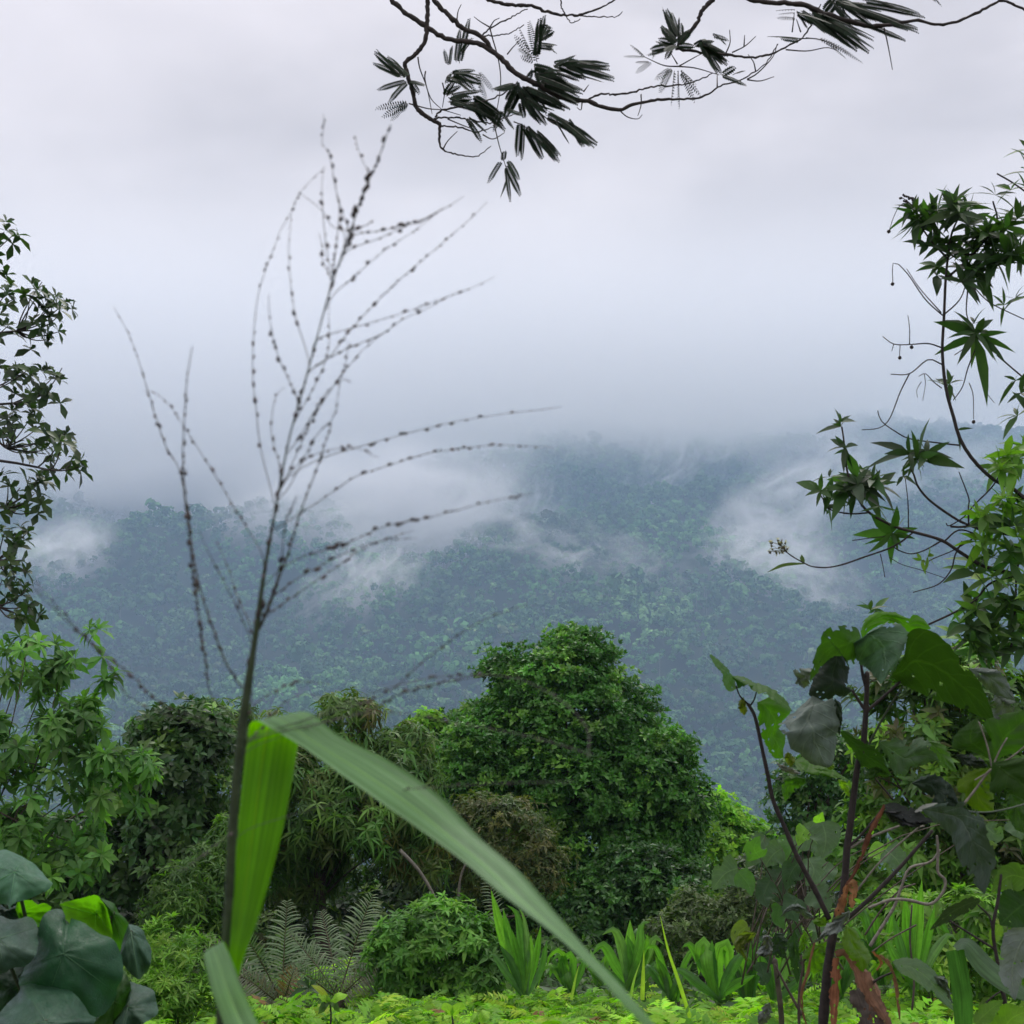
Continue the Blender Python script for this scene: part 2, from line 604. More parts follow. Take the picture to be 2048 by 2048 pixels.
M_TREE = leaf_mat('tree leaf', 0.35, 0.45, 0.25)
M_SOFT = leaf_mat('soft leaf', 0.40, 0.5, 0.16)
M_GLOSS = leaf_mat('glossy leaf', 0.28, 0.36, 0.28)
M_FEATHER = leaf_mat('feathery leaf', 0.06, 0.6, 0.15)
M_GRASS = leaf_mat('grass blade', 0.6, 0.36, 0.22, vein=0.8, stripes=26, bump=0.25, tcol=(2.2, 2.6, 0.02), back=(0.22, 0.40, 0.215))  # paler back colour stands in for sky sheen on the bent blade
M_STRAP = leaf_mat('strap leaf', 0.42, 0.42, 0.35, vein=0.35, stripes=24)
M_BIG = leaf_mat('big leaf', 0.33, 0.55, 0.14, vein=0.55, vein_n=8, bump=0.35)
M_ROUND = leaf_mat('round leaf', 0.22, 0.38, 0.5, bump=0.12, mottle=0.2)
M_FROND = leaf_mat('frond leaf', 0.15, 0.5, 0.4)
M_DRY = leaf_mat('dry leaf', 0.2, 0.7, 0.2, vein=0.3, stripes=20, tcol=(1.2, 1.0, 0.7), bump=0.3, mottle=0.4)
M_SEED = leaf_mat('seed husk', 0.1, 0.6, 0.3)
M_BARK = bark_mat('brown bark', (0.035, 0.026, 0.02), (0.085, 0.068, 0.052))
M_DARKBARK = bark_mat('dark bark', (0.010, 0.008, 0.008), (0.032, 0.024, 0.022), 60)
M_STEM = bark_mat('dark green stem', (0.012, 0.026, 0.008), (0.028, 0.052, 0.016), 90, 0.65)
M_GREY = bark_mat('grey twig', (0.09, 0.085, 0.07), (0.2, 0.19, 0.16), 60)

# ------------------------------------------------------------------ the land
_GY = np.array((-60, 0, 3.5, 5, 9, 12, 16, 22, 30, 60, 150, 400, 640, 780, 900, 1050, 1250, 1450, 1650, 1950, 2300, 2600, 3300, 4200), float)
_GZ = np.array((0.6, 0, 0, -0.36, -1.40, -2.0, -2.75, -4.2, -9, -28, -75, -135, -160, -152, -128, -86, -28, 22, 66, 125, 196, 222, 215, 200), float)


def waves(x, y, seed, lam, n=7):
    r = np.random.default_rng(seed)
    z = np.zeros_like(x)
    for _ in range(n):
        a = r.random() * 6.28
        l = lam * (0.6 + 0.9 * r.random())
        z = z + np.sin((x * math.cos(a) + y * math.sin(a)) * 6.283 / l + r.random() * 6.28)
    return z / math.sqrt(n)


def ground_z(x, y):
    x = np.asarray(x, float)
    y = np.asarray(y, float)
    z = np.interp(y, _GY, _GZ)
    near = np.clip(1 - y / 60, 0, 1)
    z = z + near * (0.05 * waves(x, y, 3, 2.2) + 0.03 * waves(x, y, 4, 0.8))
    far = np.clip((y - 640) / 300, 0, 1)
    z = z + far * (15 * waves(x, y * 0.7, 5, 520) + 9 * waves(x, y * 0.6, 6, 190) + 3 * waves(x, y, 8, 80))
    # a spur in front on the left, a saddle behind it
    z = z + far * (34 * np.exp(-((x + 330) / 300) ** 2 - ((y - 1330) / 130) ** 2) - 20 * np.exp(-((x + 350) / 330) ** 2 - ((y - 1560) / 150) ** 2))
    # the range stands higher on the right
    z = z + far * np.clip((y - 1300) / 900, 0, 1) * np.clip(x * 0.018, -14, 22)
    return z


def sight_hit(px, py, y0=640.0, y1=2600.0):
    """Where the line of sight through a pixel meets the range."""
    ys = np.linspace(y0, y1, 1500)
    dv = P(px, py, 1.0) - CAM
    t = ys / dv[1]
    x, z = CAM[0] + dv[0] * t, CAM[2] + dv[2] * t
    g = ground_z(x, ys)
    below = np.nonzero(z < g)[0]
    i = below[0] if len(below) else len(ys) - 1
    return np.array((x[i], ys[i], z[i]))


def grid_mesh(X, Y, Z, name, mat):
    mb = MB()
    n, m = X.shape
    i, j = np.meshgrid(np.arange(n - 1), np.arange(m - 1), indexing='ij')
    q = np.stack([i * m + j, i * m + j + 1, (i + 1) * m + j + 1, (i + 1) * m + j], -1).reshape(-1, 4)
    mb.add(np.stack([X, Y, Z], -1), q, None, (0.05, 0.05, 0.03))
    return mb.build(name, mat)


def soil_mat(name, a, b, scale):
    m = new_mat(name)
    t = m.node_tree
    tc = N(t, 'ShaderNodeTexCoord')
    nz = N(t, 'ShaderNodeTexNoise', Scale=scale, Detail=6.0, Roughness=0.6)
    t.links.new(tc.outputs['Object'], nz.inputs['Vector'])
    pb = N(t, 'ShaderNodeBsdfPrincipled', Roughness=0.95)
    pb.inputs['Specular IOR Level'].default_value = 0.2
    t.links.new(mix_col(t, map_range(t, nz.outputs[0], 0.35, 0.65, 0, 1), a, b), pb.inputs['Base Color'])
    bp = N(t, 'ShaderNodeBump', Strength=0.7, Distance=0.05)
    t.links.new(nz.outputs[0], bp.inputs['Height'])
    t.links.new(bp.outputs[0], pb.inputs['Normal'])
    out = N(t, 'ShaderNodeOutputMaterial')
    t.links.new(pb.outputs[0], out.inputs[0])
    return m


_y = np.concatenate([np.linspace(-60, 0, 10), np.linspace(0.4, 30, 75), np.geomspace(31, 640, 24)])
_u = np.linspace(-1, 1, 121)
_X = _u[None] * (14 + np.maximum(_y, 0)[:, None] * 0.62 + np.maximum(-_y, 0)[:, None])
_Y = np.repeat(_y[:, None], len(_u), 1)
tag(grid_mesh(_X, _Y, ground_z(_X, _Y), 'ground', soil_mat('soil and litter', (0.022, 0.026, 0.012), (0.05, 0.05, 0.026), 4.0)), kind='structure')
_y = np.geomspace(640, 2700, 230)
_u = np.linspace(-1, 1, 230)
_X = _u[None] * (14 + _y[:, None] * 0.62)
_Y = np.repeat(_y[:, None], len(_u), 1)
tag(grid_mesh(_X, _Y, ground_z(_X, _Y), 'hills', soil_mat('forest floor', (0.016, 0.028, 0.012), (0.03, 0.045, 0.018), 0.05)), kind='structure')


def build_forest():
    """The rain forest on the range: tens of thousands of crowns that read as one mass."""
    mb = MB()
    n = 50000
    y = np.sqrt(rng.random(n) * (2480.0 ** 2 - 680.0 ** 2) + 680.0 ** 2)
    x = (rng.random(n) * 2 - 1) * 0.42 * y
    z = ground_z(x, y)
    big = np.exp(0.30 * rng.standard_normal(n))
    stand = waves(x, y, 21, 260)          # stands of taller, paler trees
    R = 3.7 * big
    H = R * (1.0 + 0.5 * rng.random(n)) * np.where(stand > 0.9, 1.35, 1.0)
    hgt = H * 1.0 + 3 + 9 * rng.random(n) ** 3
    pal = np.array(((0.028, 0.095, 0.022), (0.045, 0.140, 0.030), (0.070, 0.185, 0.040), (0.100, 0.220, 0.060), (0.080, 0.130, 0.042)))
    pw = np.array((0.30, 0.46, 0.19, 0.025, 0.025))
    tc = pal[rng.choice(5, n, p=pw)]
    tc = np.where((stand > 0.7)[:, None] & (rng.random(n) < 0.5)[:, None], pal[3], tc) * np.exp(0.13 * rng.standard_normal((n, 1)) + 0.26 * waves(x, y, 22, 330)[:, None] + 0.18 * waves(x, y, 23, 120)[:, None])
    for lo, hi, k, s in ((680, 1050, 56, 0.32), (1050, 1450, 38, 0.36), (1450, 2500, 22, 0.46)):
        idx = np.nonzero((y >= lo) & (y < hi))[0]
        m = len(idx)
        c = np.stack([x[idx], y[idx], z[idx] + hgt[idx]], 1)
        # every crown is a handful of rounded heads carrying leafy scraps
        heads = unit(rng.standard_normal((m, 6, 3))) * np.array((0.62, 0.62, 0.5))
        heads[..., 2] = np.abs(heads[..., 2])
        hi_ = rng.integers(0, 6, (m, k))
        hc = np.take_along_axis(heads, hi_[..., None], 1)
        v = unit(rng.standard_normal((m, k, 3)) + np.array((0, -0.25, 0.45)))
        p = hc + v * 0.45 * np.array((1, 1, 0.8))
        scale = np.stack([R[idx], R[idx], H[idx]], 1)[:, None]
        p = c[:, None] + p * scale
        nn = unit(v + 0.22 * rng.standard_normal((m, k, 3)))
        A, U, V = frame_of(nn.reshape(-1, 3))
        rot = rng.random((m * k, 1)) * 6.28
        U2 = np.cos(rot) * U + np.sin(rot) * V
        V2 = np.cross(A, U2)
        sz = (np.repeat(R[idx], k) * s * (0.6 + 0.7 * rng.random(m * k)))[:, None]
        b = p.reshape(-1, 3)
        q4 = np.stack([b - U2 * sz, b - V2 * sz * 0.7 + A * sz * 0.15, b + U2 * sz, b + V2 * sz * 0.7 - A * sz * 0.1], 1)
        cc = np.repeat(tc[idx], k, 0) * np.exp(0.10 * rng.standard_normal((m * k, 1)))
        mb.add(q4.reshape(-1, 3), np.arange(m * k * 4).reshape(-1, 4), None, np.repeat(cc, 4, 0))
    # pale bare trunks that show among the crowns
    for i in np.nonzero((rng.random(n) < 0.03) & (y < 1700))[0]:
        h = hgt[i] + H[i] * 0.9
        b = np.array((x[i] + R[i] * 0.5, y[i] - R[i] * 0.9, z[i]))
        r = 0.28
        lean = rng.standard_normal() * 0.6
        v = [b + (-r, 0, 0), b + (r, 0, 0), b + (lean + r * .6, 0, h), b + (lean - r * .6, 0, h), b + (0, r, 0), b + (lean, r * .6, h)]
        mb.add(v, [(0, 1, 2, 3), (1, 4, 5, 2), (4, 0, 3, 5)], None, (0.15, 0.15, 0.13))
    o = mb.build('forest', leaf_mat('forest leaf', 0.0, 0.65, 0.25, mottle=0.0), smooth=False)
    tag(o, 'misty dark green rain forest covering the far mountainside', 'forest', kind='stuff')


build_forest()


# ------------------------------------------------------------------ air and mist
def volume_mat(name, color, density, aniso=0.0, absorb=None, dens_socket=None):
    m = new_mat(name)
    t = m.node_tree
    pv = N(t, 'ShaderNodeVolumePrincipled')
    pv.inputs['Color'].default_value = (*color, 1)
    pv.inputs['Density'].default_value = density
    pv.inputs['Anisotropy'].default_value = aniso
    if absorb:
        pv.inputs['Absorption Color'].default_value = (*absorb, 1)
    if dens_socket:
        t.links.new(dens_socket(t), pv.inputs['Density'])
    out = N(t, 'ShaderNodeOutputMaterial')
    t.links.new(pv.outputs[0], out.inputs['Volume'])
    return m


def box_obj(name, lo, hi, mat):
    mb = MB()
    lo, hi = np.array(lo, float), np.array(hi, float)
    v = [[(lo, hi)[i][0], (lo, hi)[j][1], (lo, hi)[k][2]] for i in (0, 1) for j in (0, 1) for k in (0, 1)]
    mb.add(v, [(0, 1, 3, 2), (4, 6, 7, 5), (0, 4, 5, 1), (2, 3, 7, 6), (0, 2, 6, 4), (1, 5, 7, 3)], None, (1, 1, 1))
    return mb.build(name, mat, smooth=False)


HAZE = volume_mat('blue air', (0.49, 0.71, 0.99), 0.00033)
tag(box_obj('haze', (-2700, -61, -230), (2700, 2720, 320), HAZE), 'thin bluish air over the valley', 'haze', kind='stuff')


def cloud_density(t):
    tc = N(t, 'ShaderNodeTexCoord')
    sp = N(t, 'ShaderNodeSeparateXYZ')
    t.links.new(tc.outputs['Object'], sp.inputs[0])
    nz = N(t, 'ShaderNodeTexNoise', Scale=0.0048, Detail=4.0, Roughness=0.55, Distortion=0.4)
    t.links.new(tc.outputs['Object'], nz.inputs['Vector'])
    n = map_range(t, nz.outputs[0], 0.25, 0.75, -75, 75)
    lift = map_range(t, sp.outputs[0], -620, 650, -78, 104)       # the cloud base climbs to the right
    h = math_node(t, 'SUBTRACT', math_node(t, 'ADD', sp.outputs[2], n), lift)
    base = map_range(t, h, 74, 175, 0, 1, True)
    top = map_range(t, sp.outputs[2], 240, 470, 1, 0, True)
    front = map_range(t, sp.outputs[1], 1330, 1500, 0, 1, True)
    d = math_node(t, 'MULTIPLY', math_node(t, 'MULTIPLY', base, top), front)
    return math_node(t, 'MULTIPLY', d, 0.0052)


tag(box_obj('cloud_bank', (-1500, 1300, -20), (1500, 2560, 480), volume_mat('cloud', (1.0, 1.0, 1.0), 0.0, 0.0, dens_socket=cloud_density)),
    'low grey cloud lying on the mountain crest', 'cloud', kind='stuff')


def mist_density(stretch, seed, dens, thr, fs):
    def f(t):
        tc = N(t, 'ShaderNodeTexCoord')
        ln = N(t, 'ShaderNodeVectorMath', operation='LENGTH')
        t.links.new(tc.outputs['Object'], ln.inputs[0])
        mp = N(t, 'ShaderNodeMapping')
        mp.inputs['Scale'].default_value = (stretch[0] * 0.8, stretch[1] * 1.2, stretch[2] * 1.5)
        mp.inputs['Location'].default_value = (seed * 3.7, seed * 1.9, seed * 5.3)
        t.links.new(tc.outputs['Object'], mp.inputs[0])
        nz = N(t, 'ShaderNodeTexNoise', Scale=fs * 1.25, Detail=8.0, Roughness=0.62, Distortion=1.4)
        t.links.new(mp.outputs[0], nz.inputs['Vector'])
        a = map_range(t, nz.outputs[0], thr + 0.05, thr + 0.36, 0, 1, True)
        b = map_range(t, ln.outputs['Value'], 0.0, 0.98, 1, 0, True)
        return math_node(t, 'MULTIPLY', math_node(t, 'MULTIPLY', a, b), dens)
    return f


def mist(px, py, rx, ry, tilt=0.0, thick=70.0, dens=0.012, thr=0.42, fs=1.6, forward=25.0):
    c = sight_hit(px, py)
    c = c - unit(c - CAM) * forward
    s = c[1] / F
    mb = MB()
    n, m = 20, 32
    th = np.linspace(0, math.pi, n)[:, None]
    ph = np.linspace(0, 2 * math.pi, m, endpoint=False)[None]
    v = np.stack([np.sin(th) * np.cos(ph), np.sin(th) * np.sin(ph), np.cos(th) + 0 * ph], -1)
    i, j = np.meshgrid(np.arange(n - 1), np.arange(m), indexing='ij')
    q = np.stack([i * m + j, (i + 1) * m + j, (i + 1) * m + (j + 1) % m, i * m + (j + 1) % m], -1).reshape(-1, 4)
    mb.add(v, q, None, (1, 1, 1))
    seed = mist.n = getattr(mist, 'n', 0) + 1
    S = (1.35 * rx * s, thick * 1.1, 1.4 * ry * s)
    dens *= 3.0
    k = max(S)
    o = mb.build('mist', volume_mat('mist', (0.99, 0.995, 1.0), 0.0, 0.0, dens_socket=mist_density((S[0] / k, S[1] / k, S[2] / k), seed, dens, thr, fs)))
    o.location = tuple(c)
    o.scale = S
    o.rotation_euler = (0, math.radians(-tilt), 0)
    tag(o, None, 'mist', kind='stuff')
    return o


for lab, a in (
    ('white mist bank behind the grass panicle on the slope', (365, 535, 165, 84, 8, 90, 0.030, 0.30, 2.2)),
    ('mist trailing down below the grass panicle', (362, 592, 80, 48, 40, 60, 0.022, 0.36, 2.6)),
    ('small round puff of mist at the left spur', (52, 566, 70, 44, 20, 60, 0.026, 0.32, 2.0)),
    ('mist lying behind the left spur', (170, 518, 200, 56, 8, 80, 0.030, 0.28, 2.4)),
    ('slanting streak of mist rising to the crest', (755, 535, 165, 46, 40, 90, 0.030, 0.36, 3.0)),
    ('mist pooled low at the foot of the slanting streak', (740, 570, 95, 40, 15, 60, 0.026, 0.36, 2.6)),
    ('mist wisp sinking beside the flower head', (800, 606, 62, 66, -40, 60, 0.022, 0.38, 2.6)),
    ('thin wisps above the dome-shaped tree', (600, 566, 150, 40, -22, 60, 0.020, 0.44, 3.6)),
    ('thin wisps high on the right slope', (655, 500, 110, 46, 45, 70, 0.018, 0.42, 3.4)),
    ('pale mist high beside the willow-leaved shrub', (900, 505, 150, 46, 22, 70, 0.018, 0.38, 2.8)),
    ('cloud sinking over the left spur', (190, 498, 190, 40, 5, 110, 0.026, 0.26, 2.4, 90)),
    ('loose wisps standing up from the trees in mid slope', (520, 520, 60, 50, 60, 60, 0.018, 0.42, 3.0)),
):
    mist(*a)['label'] = lab


# ------------------------------------------------------------------ trees and bushes of the middle distance
def gz(x, y):
    return float(ground_z(x, y))


def base_of(px, d, py=940):
    p = P(px, py, d)
    return np.array((p[0], p[1], gz(p[0], p[1]) - 0.03))


def tree(name, label, cat, root_px, d, lobes, mat, n_clump, clump_r, per_clump, k, L, W, cols, trunk_r=0.05, n_limb=14, bark=None,
         limb_r=0.014, top=None, group=None, min_clear=0.0, **kw):
    """A trunk with limbs to the clumps, and a crown of leaf rosettes."""
    b = base_of(root_px, d)
    t = thing(name, b, label, cat, group)
    mb = MB()
    C = foliage(mb, lobes, n_clump, clump_r, per_clump, k, L, W, cols, **kw)
    cen = np.mean([c for c, _ in lobes], 0) if top is None else P(*top)
    tk = MB()
    path = limb_path(b, cen, 9, 0.04)
    tube(tk, path, [trunk_r * 1.25, trunk_r, trunk_r * 0.55], 8, lump=0.04)
    tk.build('trunk', bark or M_BARK, t)
    if n_limb:
        lm = MB()
        for c in C[rng.choice(len(C), min(n_limb, len(C)), replace=False)]:
            s = path[int(rng.integers(3, 9))]
            tube(lm, limb_path(s, c, 8, 0.1), [limb_r, limb_r * 0.6, limb_r * 0.25], 5)
        lm.build('limbs', bark or M_BARK, t)
    mb.build('crown', mat, t)
    return t


G_DARK = [((0.034, 0.098, 0.024), 4), ((0.050, 0.130, 0.028), 3), ((0.075, 0.165, 0.032), 1)]
G_MID = [((0.055, 0.120, 0.030), 3), ((0.080, 0.160, 0.036), 3), ((0.115, 0.205, 0.045), 1)]
G_LIGHT = [((0.090, 0.190, 0.035), 3), ((0.130, 0.260, 0.040), 3), ((0.180, 0.320, 0.045), 1)]
G_OLIVE = [((0.074, 0.145, 0.032), 4), ((0.100, 0.155, 0.038), 2), ((0.140, 0.140, 0.045), 0.5), ((0.060, 0.145, 0.032), 3)]
G_YEL = [((0.130, 0.300, 0.025), 3), ((0.190, 0.380, 0.030), 3), ((0.100, 0.230, 0.025), 2)]

# the big dome: stacked shelves of glossy tufts
_d = 16.0
dome = [lobe(562, 680, _d, 62, 46), lobe(568, 728, _d, 98, 66), lobe(570, 788, _d, 124, 80), lobe(572, 850, _d, 130, 84), lobe(560, 905, _d, 120, 66),
        lobe(503, 672, _d, 22, 28), lobe(575, 652, _d, 34, 24), lobe(648, 770, _d - .4, 46, 52), lobe(478, 770, _d - .5, 40, 56), lobe(676, 812, _d - .3, 30, 48)]
tree('dome_tree', 'tall dark green dome-shaped tree with dense glossy leaves', 'tree', 570, _d, dome, M_GLOSS, 2100, 0.18, 14, 8, 0.066, 0.0150,
     [((0.045, 0.140, 0.026), 4), ((0.068, 0.190, 0.034), 4), ((0.120, 0.270, 0.042), 1.3)], trunk_r=0.10, n_limb=20, up=0.75, th=(15, 80), inner=0.5,
     clump_tint=0.20, flat=0.5, droop=0.12, prof='ellip', top=(570, 760, _d), low=-0.6)
sh = [lobe(440, 758, 17.3, 34, 34), lobe(462, 800, 17.2, 55, 60), lobe(425, 812, 17.3, 40, 60), lobe(470, 735, 17.2, 34, 30), lobe(415, 722, 17.4, 11, 10)]
sh_top = [lobe(424, 722, 17.0, 17, 12), lobe(412, 728, 17.0, 12, 9)]
tree('yellow_sapling', 'small bright yellow-green treetop left of the dome-shaped tree', 'sapling', 424, 17.0, sh_top, M_SOFT, 26, 0.09, 8, 6, 0.08, 0.02, G_YEL, trunk_r=0.03, n_limb=4, up=0.8, th=(50, 95))
tree('shoulder_tree', 'mid green tree pressed against the shoulder of the dome-shaped tree', 'tree', 455, 17.3, sh, M_TREE, 300, 0.20, 11, 7, 0.090, 0.019,
     [((0.040, 0.110, 0.024), 3), ((0.070, 0.160, 0.030), 2), ((0.120, 0.240, 0.035), 1)], trunk_r=0.07, up=0.6, clump_tint=0.25)
crp = [lobe(700, 852, 20, 50, 62), lobe(738, 866, 20, 46, 46), lobe(764, 878, 20, 34, 36), lobe(715, 818, 20.1, 24, 26), lobe(785, 895, 20, 26, 30)]
tree('creeper_covered_tree', 'bright yellow-green creeper-smothered tree behind the dome-shaped tree', 'tree', 715, 20, crp, M_SOFT, 330, 0.22, 12, 6, 0.085, 0.024,
     G_YEL, trunk_r=0.08, up=0.8, th=(50, 95), inner=0.8, n_limb=8, clump_tint=0.2)
und = [lobe(645, 895, 14.3, 52, 44), lobe(598, 915, 14.2, 44, 40), lobe(690, 905, 14.5, 32, 40), lobe(560, 930, 14.6, 40, 34), lobe(640, 866, 14.5, 30, 26)]
tree('dark_bush', 'low dark leafy bush in front of the dome-shaped tree', 'bush', 635, 14.3, und, M_GLOSS, 320, 0.17, 11, 8, 0.075, 0.016,
     G_DARK, trunk_r=0.03, n_limb=0, up=0.6, th=(20, 80), clump_tint=0.25)
obr = [lobe(512, 838, 13.4, 46, 42), lobe(486, 858, 13.4, 36, 36), lobe(530, 862, 13.3, 32, 34), lobe(478, 815, 13.6, 22, 22)]
tree('olive_bush', 'olive brown small-leaved bush at the left foot of the dome-shaped tree', 'bush', 500, 13.4, obr, M_TREE, 200, 0.15, 11, 7, 0.062, 0.010,
     [((0.085, 0.115, 0.032), 3), ((0.110, 0.120, 0.038), 2), ((0.060, 0.105, 0.028), 3)], trunk_r=0.035, up=0.5, th=(30, 95), zdroop=0.15)
# drooping olive tree behind the upright blade
wp = [lobe(310, 800, 13.2, 78, 80), lobe(345, 716, 13.2, 30, 26), lobe(325, 745, 13.2, 36, 30), lobe(396, 760, 13.2, 36, 34), lobe(372, 810, 13.0, 60, 62), lobe(258, 750, 13.3, 36, 34),
      lobe(224, 724, 13.5, 26, 24), lobe(420, 845, 13.1, 28, 46), lobe(290, 870, 13.4, 60, 50), lobe(415, 735, 13.3, 14, 14)]
tree('drooping_tree', 'olive green tree with long drooping narrow leaves behind the tall grass', 'tree', 330, 13.2, wp, M_TREE, 400, 0.18, 10, 7, 0.125, 0.0125,
     G_OLIVE, trunk_r=0.06, n_limb=26, up=0.2, th=(45, 110), zdroop=0.45, nseg=3, prof='lance', clump_tint=0.28, inner=0.5)
drk = [lobe(182, 790, 12.2, 46, 78), lobe(160, 730, 12.3, 28, 24), lobe(200, 735, 12.2, 28, 26), lobe(190, 850, 12.1, 50, 50), lobe(146, 800, 12.3, 30, 50), lobe(130, 860, 12.4, 50, 46),
       lobe(60, 870, 12.4, 70, 50)]
tree('dark_leafy_tree', 'dark broad-leaved tree between the pale rosette-leaved tree and the drooping olive tree', 'tree', 175, 12.3, drk, M_GLOSS, 330, 0.17, 9, 7, 0.10, 0.023,
     [((0.034, 0.085, 0.024), 3), ((0.052, 0.115, 0.028), 2), ((0.105, 0.210, 0.036), 0.8)], trunk_r=0.06, n_limb=20, up=0.6, clump_tint=0.3)
# left: rosettes of long leaves
ros = [lobe(50, 752, 8.2, 78, 62), lobe(112, 772, 8.1, 42, 58), lobe(98, 645, 8.2, 17, 24), lobe(30, 640, 8.3, 30, 24), lobe(62, 668, 8.3, 20, 20), lobe(20, 690, 8.3, 36, 30), lobe(100, 700, 8.2, 24, 30),
       lobe(60, 830, 8.0, 70, 52), lobe(-60, 740, 8.3, 70, 90), lobe(118, 826, 8.1, 34, 36), lobe(-10, 840, 8.2, 60, 50)]
tree('rosette_tree', 'pale green tree with long leaves in drooping rosettes at the left edge', 'tree', -40, 8.2, ros, M_SOFT, 200, 0.075, 2, 13, 0.112, 0.0185,
     [((0.100, 0.215, 0.060), 3), ((0.130, 0.260, 0.070), 2), ((0.070, 0.160, 0.048), 3)], trunk_r=0.06, n_limb=34, limb_r=0.007, up=0.9, th=(25, 135), prof='obov', nseg=3,
     zdroop=0.15, inner=0.35, top=(-10, 770, 8.2), Lvar=0.15, bark=M_BARK)
# low bushes
bam = [lobe(232, 860, 10.3, 22, 44), lobe(205, 890, 10.0, 36, 38), lobe(178, 905, 9.8, 30, 34), lobe(228, 905, 9.9, 26, 32)]
tree('bamboo_like_shrub', 'fine-leaved light green shrub left of the tall grass stalk', 'shrub', 210, 10, bam, M_SOFT, 150, 0.10, 8, 7, 0.070, 0.0085,
     G_MID, trunk_r=0.012, n_limb=10, limb_r=0.006, up=0.4, th=(40, 100), zdroop=0.2, prof='lance')
lf = [lobe(165, 950, 7.4, 26, 30), lobe(190, 975, 7.2, 40, 34), lobe(160, 1000, 7.0, 30, 26), lobe(205, 1004, 7.2, 34, 22)]
tree('ferny_bush', 'low bright green ferny bush beside the big round leaves', 'bush', 180, 7.2, lf, M_SOFT, 110, 0.075, 8, 8, 0.050, 0.006,
     G_LIGHT, trunk_r=0.008, n_limb=6, limb_r=0.004, up=0.8, th=(30, 95), prof='lance')
rb = [lobe(437, 948, 9.1, 56, 44), lobe(405, 955, 9.0, 34, 36), lobe(470, 955, 9.0, 34, 36), lobe(440, 925, 9.1, 34, 26), lobe(480, 975, 8.9, 24, 26)]
tree('round_bush', 'round light green leafy bush to the right of the fern fronds', 'bush', 437, 9.0, rb, M_SOFT, 210, 0.085, 8, 7, 0.062, 0.011,
     [((0.075, 0.180, 0.040), 3), ((0.110, 0.250, 0.045), 3), ((0.150, 0.310, 0.050), 1)], trunk_r=0.02, n_limb=10, limb_r=0.006, up=0.8, th=(35, 100), prof='lance', zdroop=0.12, nseg=3, inner=0.7)
sm = [lobe(700, 925, 10.2, 38, 32), lobe(675, 940, 10.1, 28, 28), lobe(728, 930, 10.2, 26, 34), lobe(745, 905, 10.3, 24, 30)]
tree('small_leaved_bush', 'grey-green small-leaved bush behind the strap-leaved clumps', 'bush', 700, 10.2, sm, M_TREE, 170, 0.10, 8, 6, 0.050, 0.009,
     [((0.07, 0.11, 0.040), 3), ((0.10, 0.15, 0.055), 2), ((0.05, 0.085, 0.03), 2)], trunk_r=0.02, n_limb=14, limb_r=0.006, up=0.5)
rd = [lobe(828, 786, 12, 44, 56), lobe(800, 800, 12, 26, 40), lobe(860, 770, 12, 34, 50), lobe(840, 835, 12, 50, 40), lobe(795, 850, 12.1, 30, 30)]
tree('small_dark_tree', 'dark small-leaved tree behind the large-leaved stems', 'tree', 832, 12, rd, M_GLOSS, 170, 0.16, 10, 7, 0.062, 0.015,
     G_DARK, trunk_r=0.04, n_limb=16, up=0.5, clump_tint=0.25)
rr = [lobe(905, 720, 9.5, 50, 50), lobe(960, 700, 9.5, 60, 60), lobe(925, 790, 9.4, 70, 60), lobe(1010, 760, 9.5, 60, 80), lobe(880, 850, 9.3, 60, 50), lobe(985, 860, 9.2, 70, 60)]
tree('leafy_tree', 'mixed olive and bright green leafy tree behind the right-hand big leaves', 'tree', 960, 9.5, rr, M_TREE, 260, 0.13, 8, 7, 0.095, 0.016,
     [((0.060, 0.130, 0.030), 3), ((0.095, 0.200, 0.034), 3), ((0.150, 0.290, 0.036), 1.2), ((0.080, 0.095, 0.036), 0.8)], trunk_r=0.05, n_limb=30, up=0.5, prof='lance', nseg=3, zdroop=0.15, clump_tint=0.3)
rl = [lobe(975, 930, 7.2, 60, 40), lobe(930, 965, 7.0, 40, 30), lobe(1010, 960, 7.0, 40, 50), lobe(900, 925, 7.6, 40, 34), lobe(850, 945, 8.0, 40, 34), lobe(800, 955, 8.4, 36, 30)]
tree('right_undergrowth_bush', 'bright green lance-leaved bush low under the big dark leaves', 'bush', 950, 7.2, rl, M_SOFT, 150, 0.075, 6, 7, 0.085, 0.012,
     G_LIGHT, trunk_r=0.012, n_limb=24, limb_r=0.004, up=0.6, prof='lance', nseg=3, zdroop=0.2)
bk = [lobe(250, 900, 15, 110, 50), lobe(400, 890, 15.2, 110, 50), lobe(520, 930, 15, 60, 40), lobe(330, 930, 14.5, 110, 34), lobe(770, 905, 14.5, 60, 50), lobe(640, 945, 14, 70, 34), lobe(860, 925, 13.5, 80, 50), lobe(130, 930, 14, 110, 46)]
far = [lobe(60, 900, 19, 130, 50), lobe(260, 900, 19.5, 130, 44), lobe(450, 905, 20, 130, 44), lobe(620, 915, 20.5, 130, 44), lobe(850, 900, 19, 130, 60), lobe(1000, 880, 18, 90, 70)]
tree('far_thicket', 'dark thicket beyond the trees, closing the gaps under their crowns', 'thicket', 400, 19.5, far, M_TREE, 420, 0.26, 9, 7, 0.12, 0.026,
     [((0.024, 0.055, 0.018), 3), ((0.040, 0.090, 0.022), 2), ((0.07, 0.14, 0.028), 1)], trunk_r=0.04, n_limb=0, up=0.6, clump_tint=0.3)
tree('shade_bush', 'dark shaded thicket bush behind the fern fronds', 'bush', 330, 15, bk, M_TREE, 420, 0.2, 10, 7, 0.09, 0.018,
     [((0.020, 0.045, 0.016), 3), ((0.035, 0.070, 0.020), 2), ((0.06, 0.10, 0.025), 1)], trunk_r=0.04, n_limb=6, up=0.5, clump_tint=0.3)
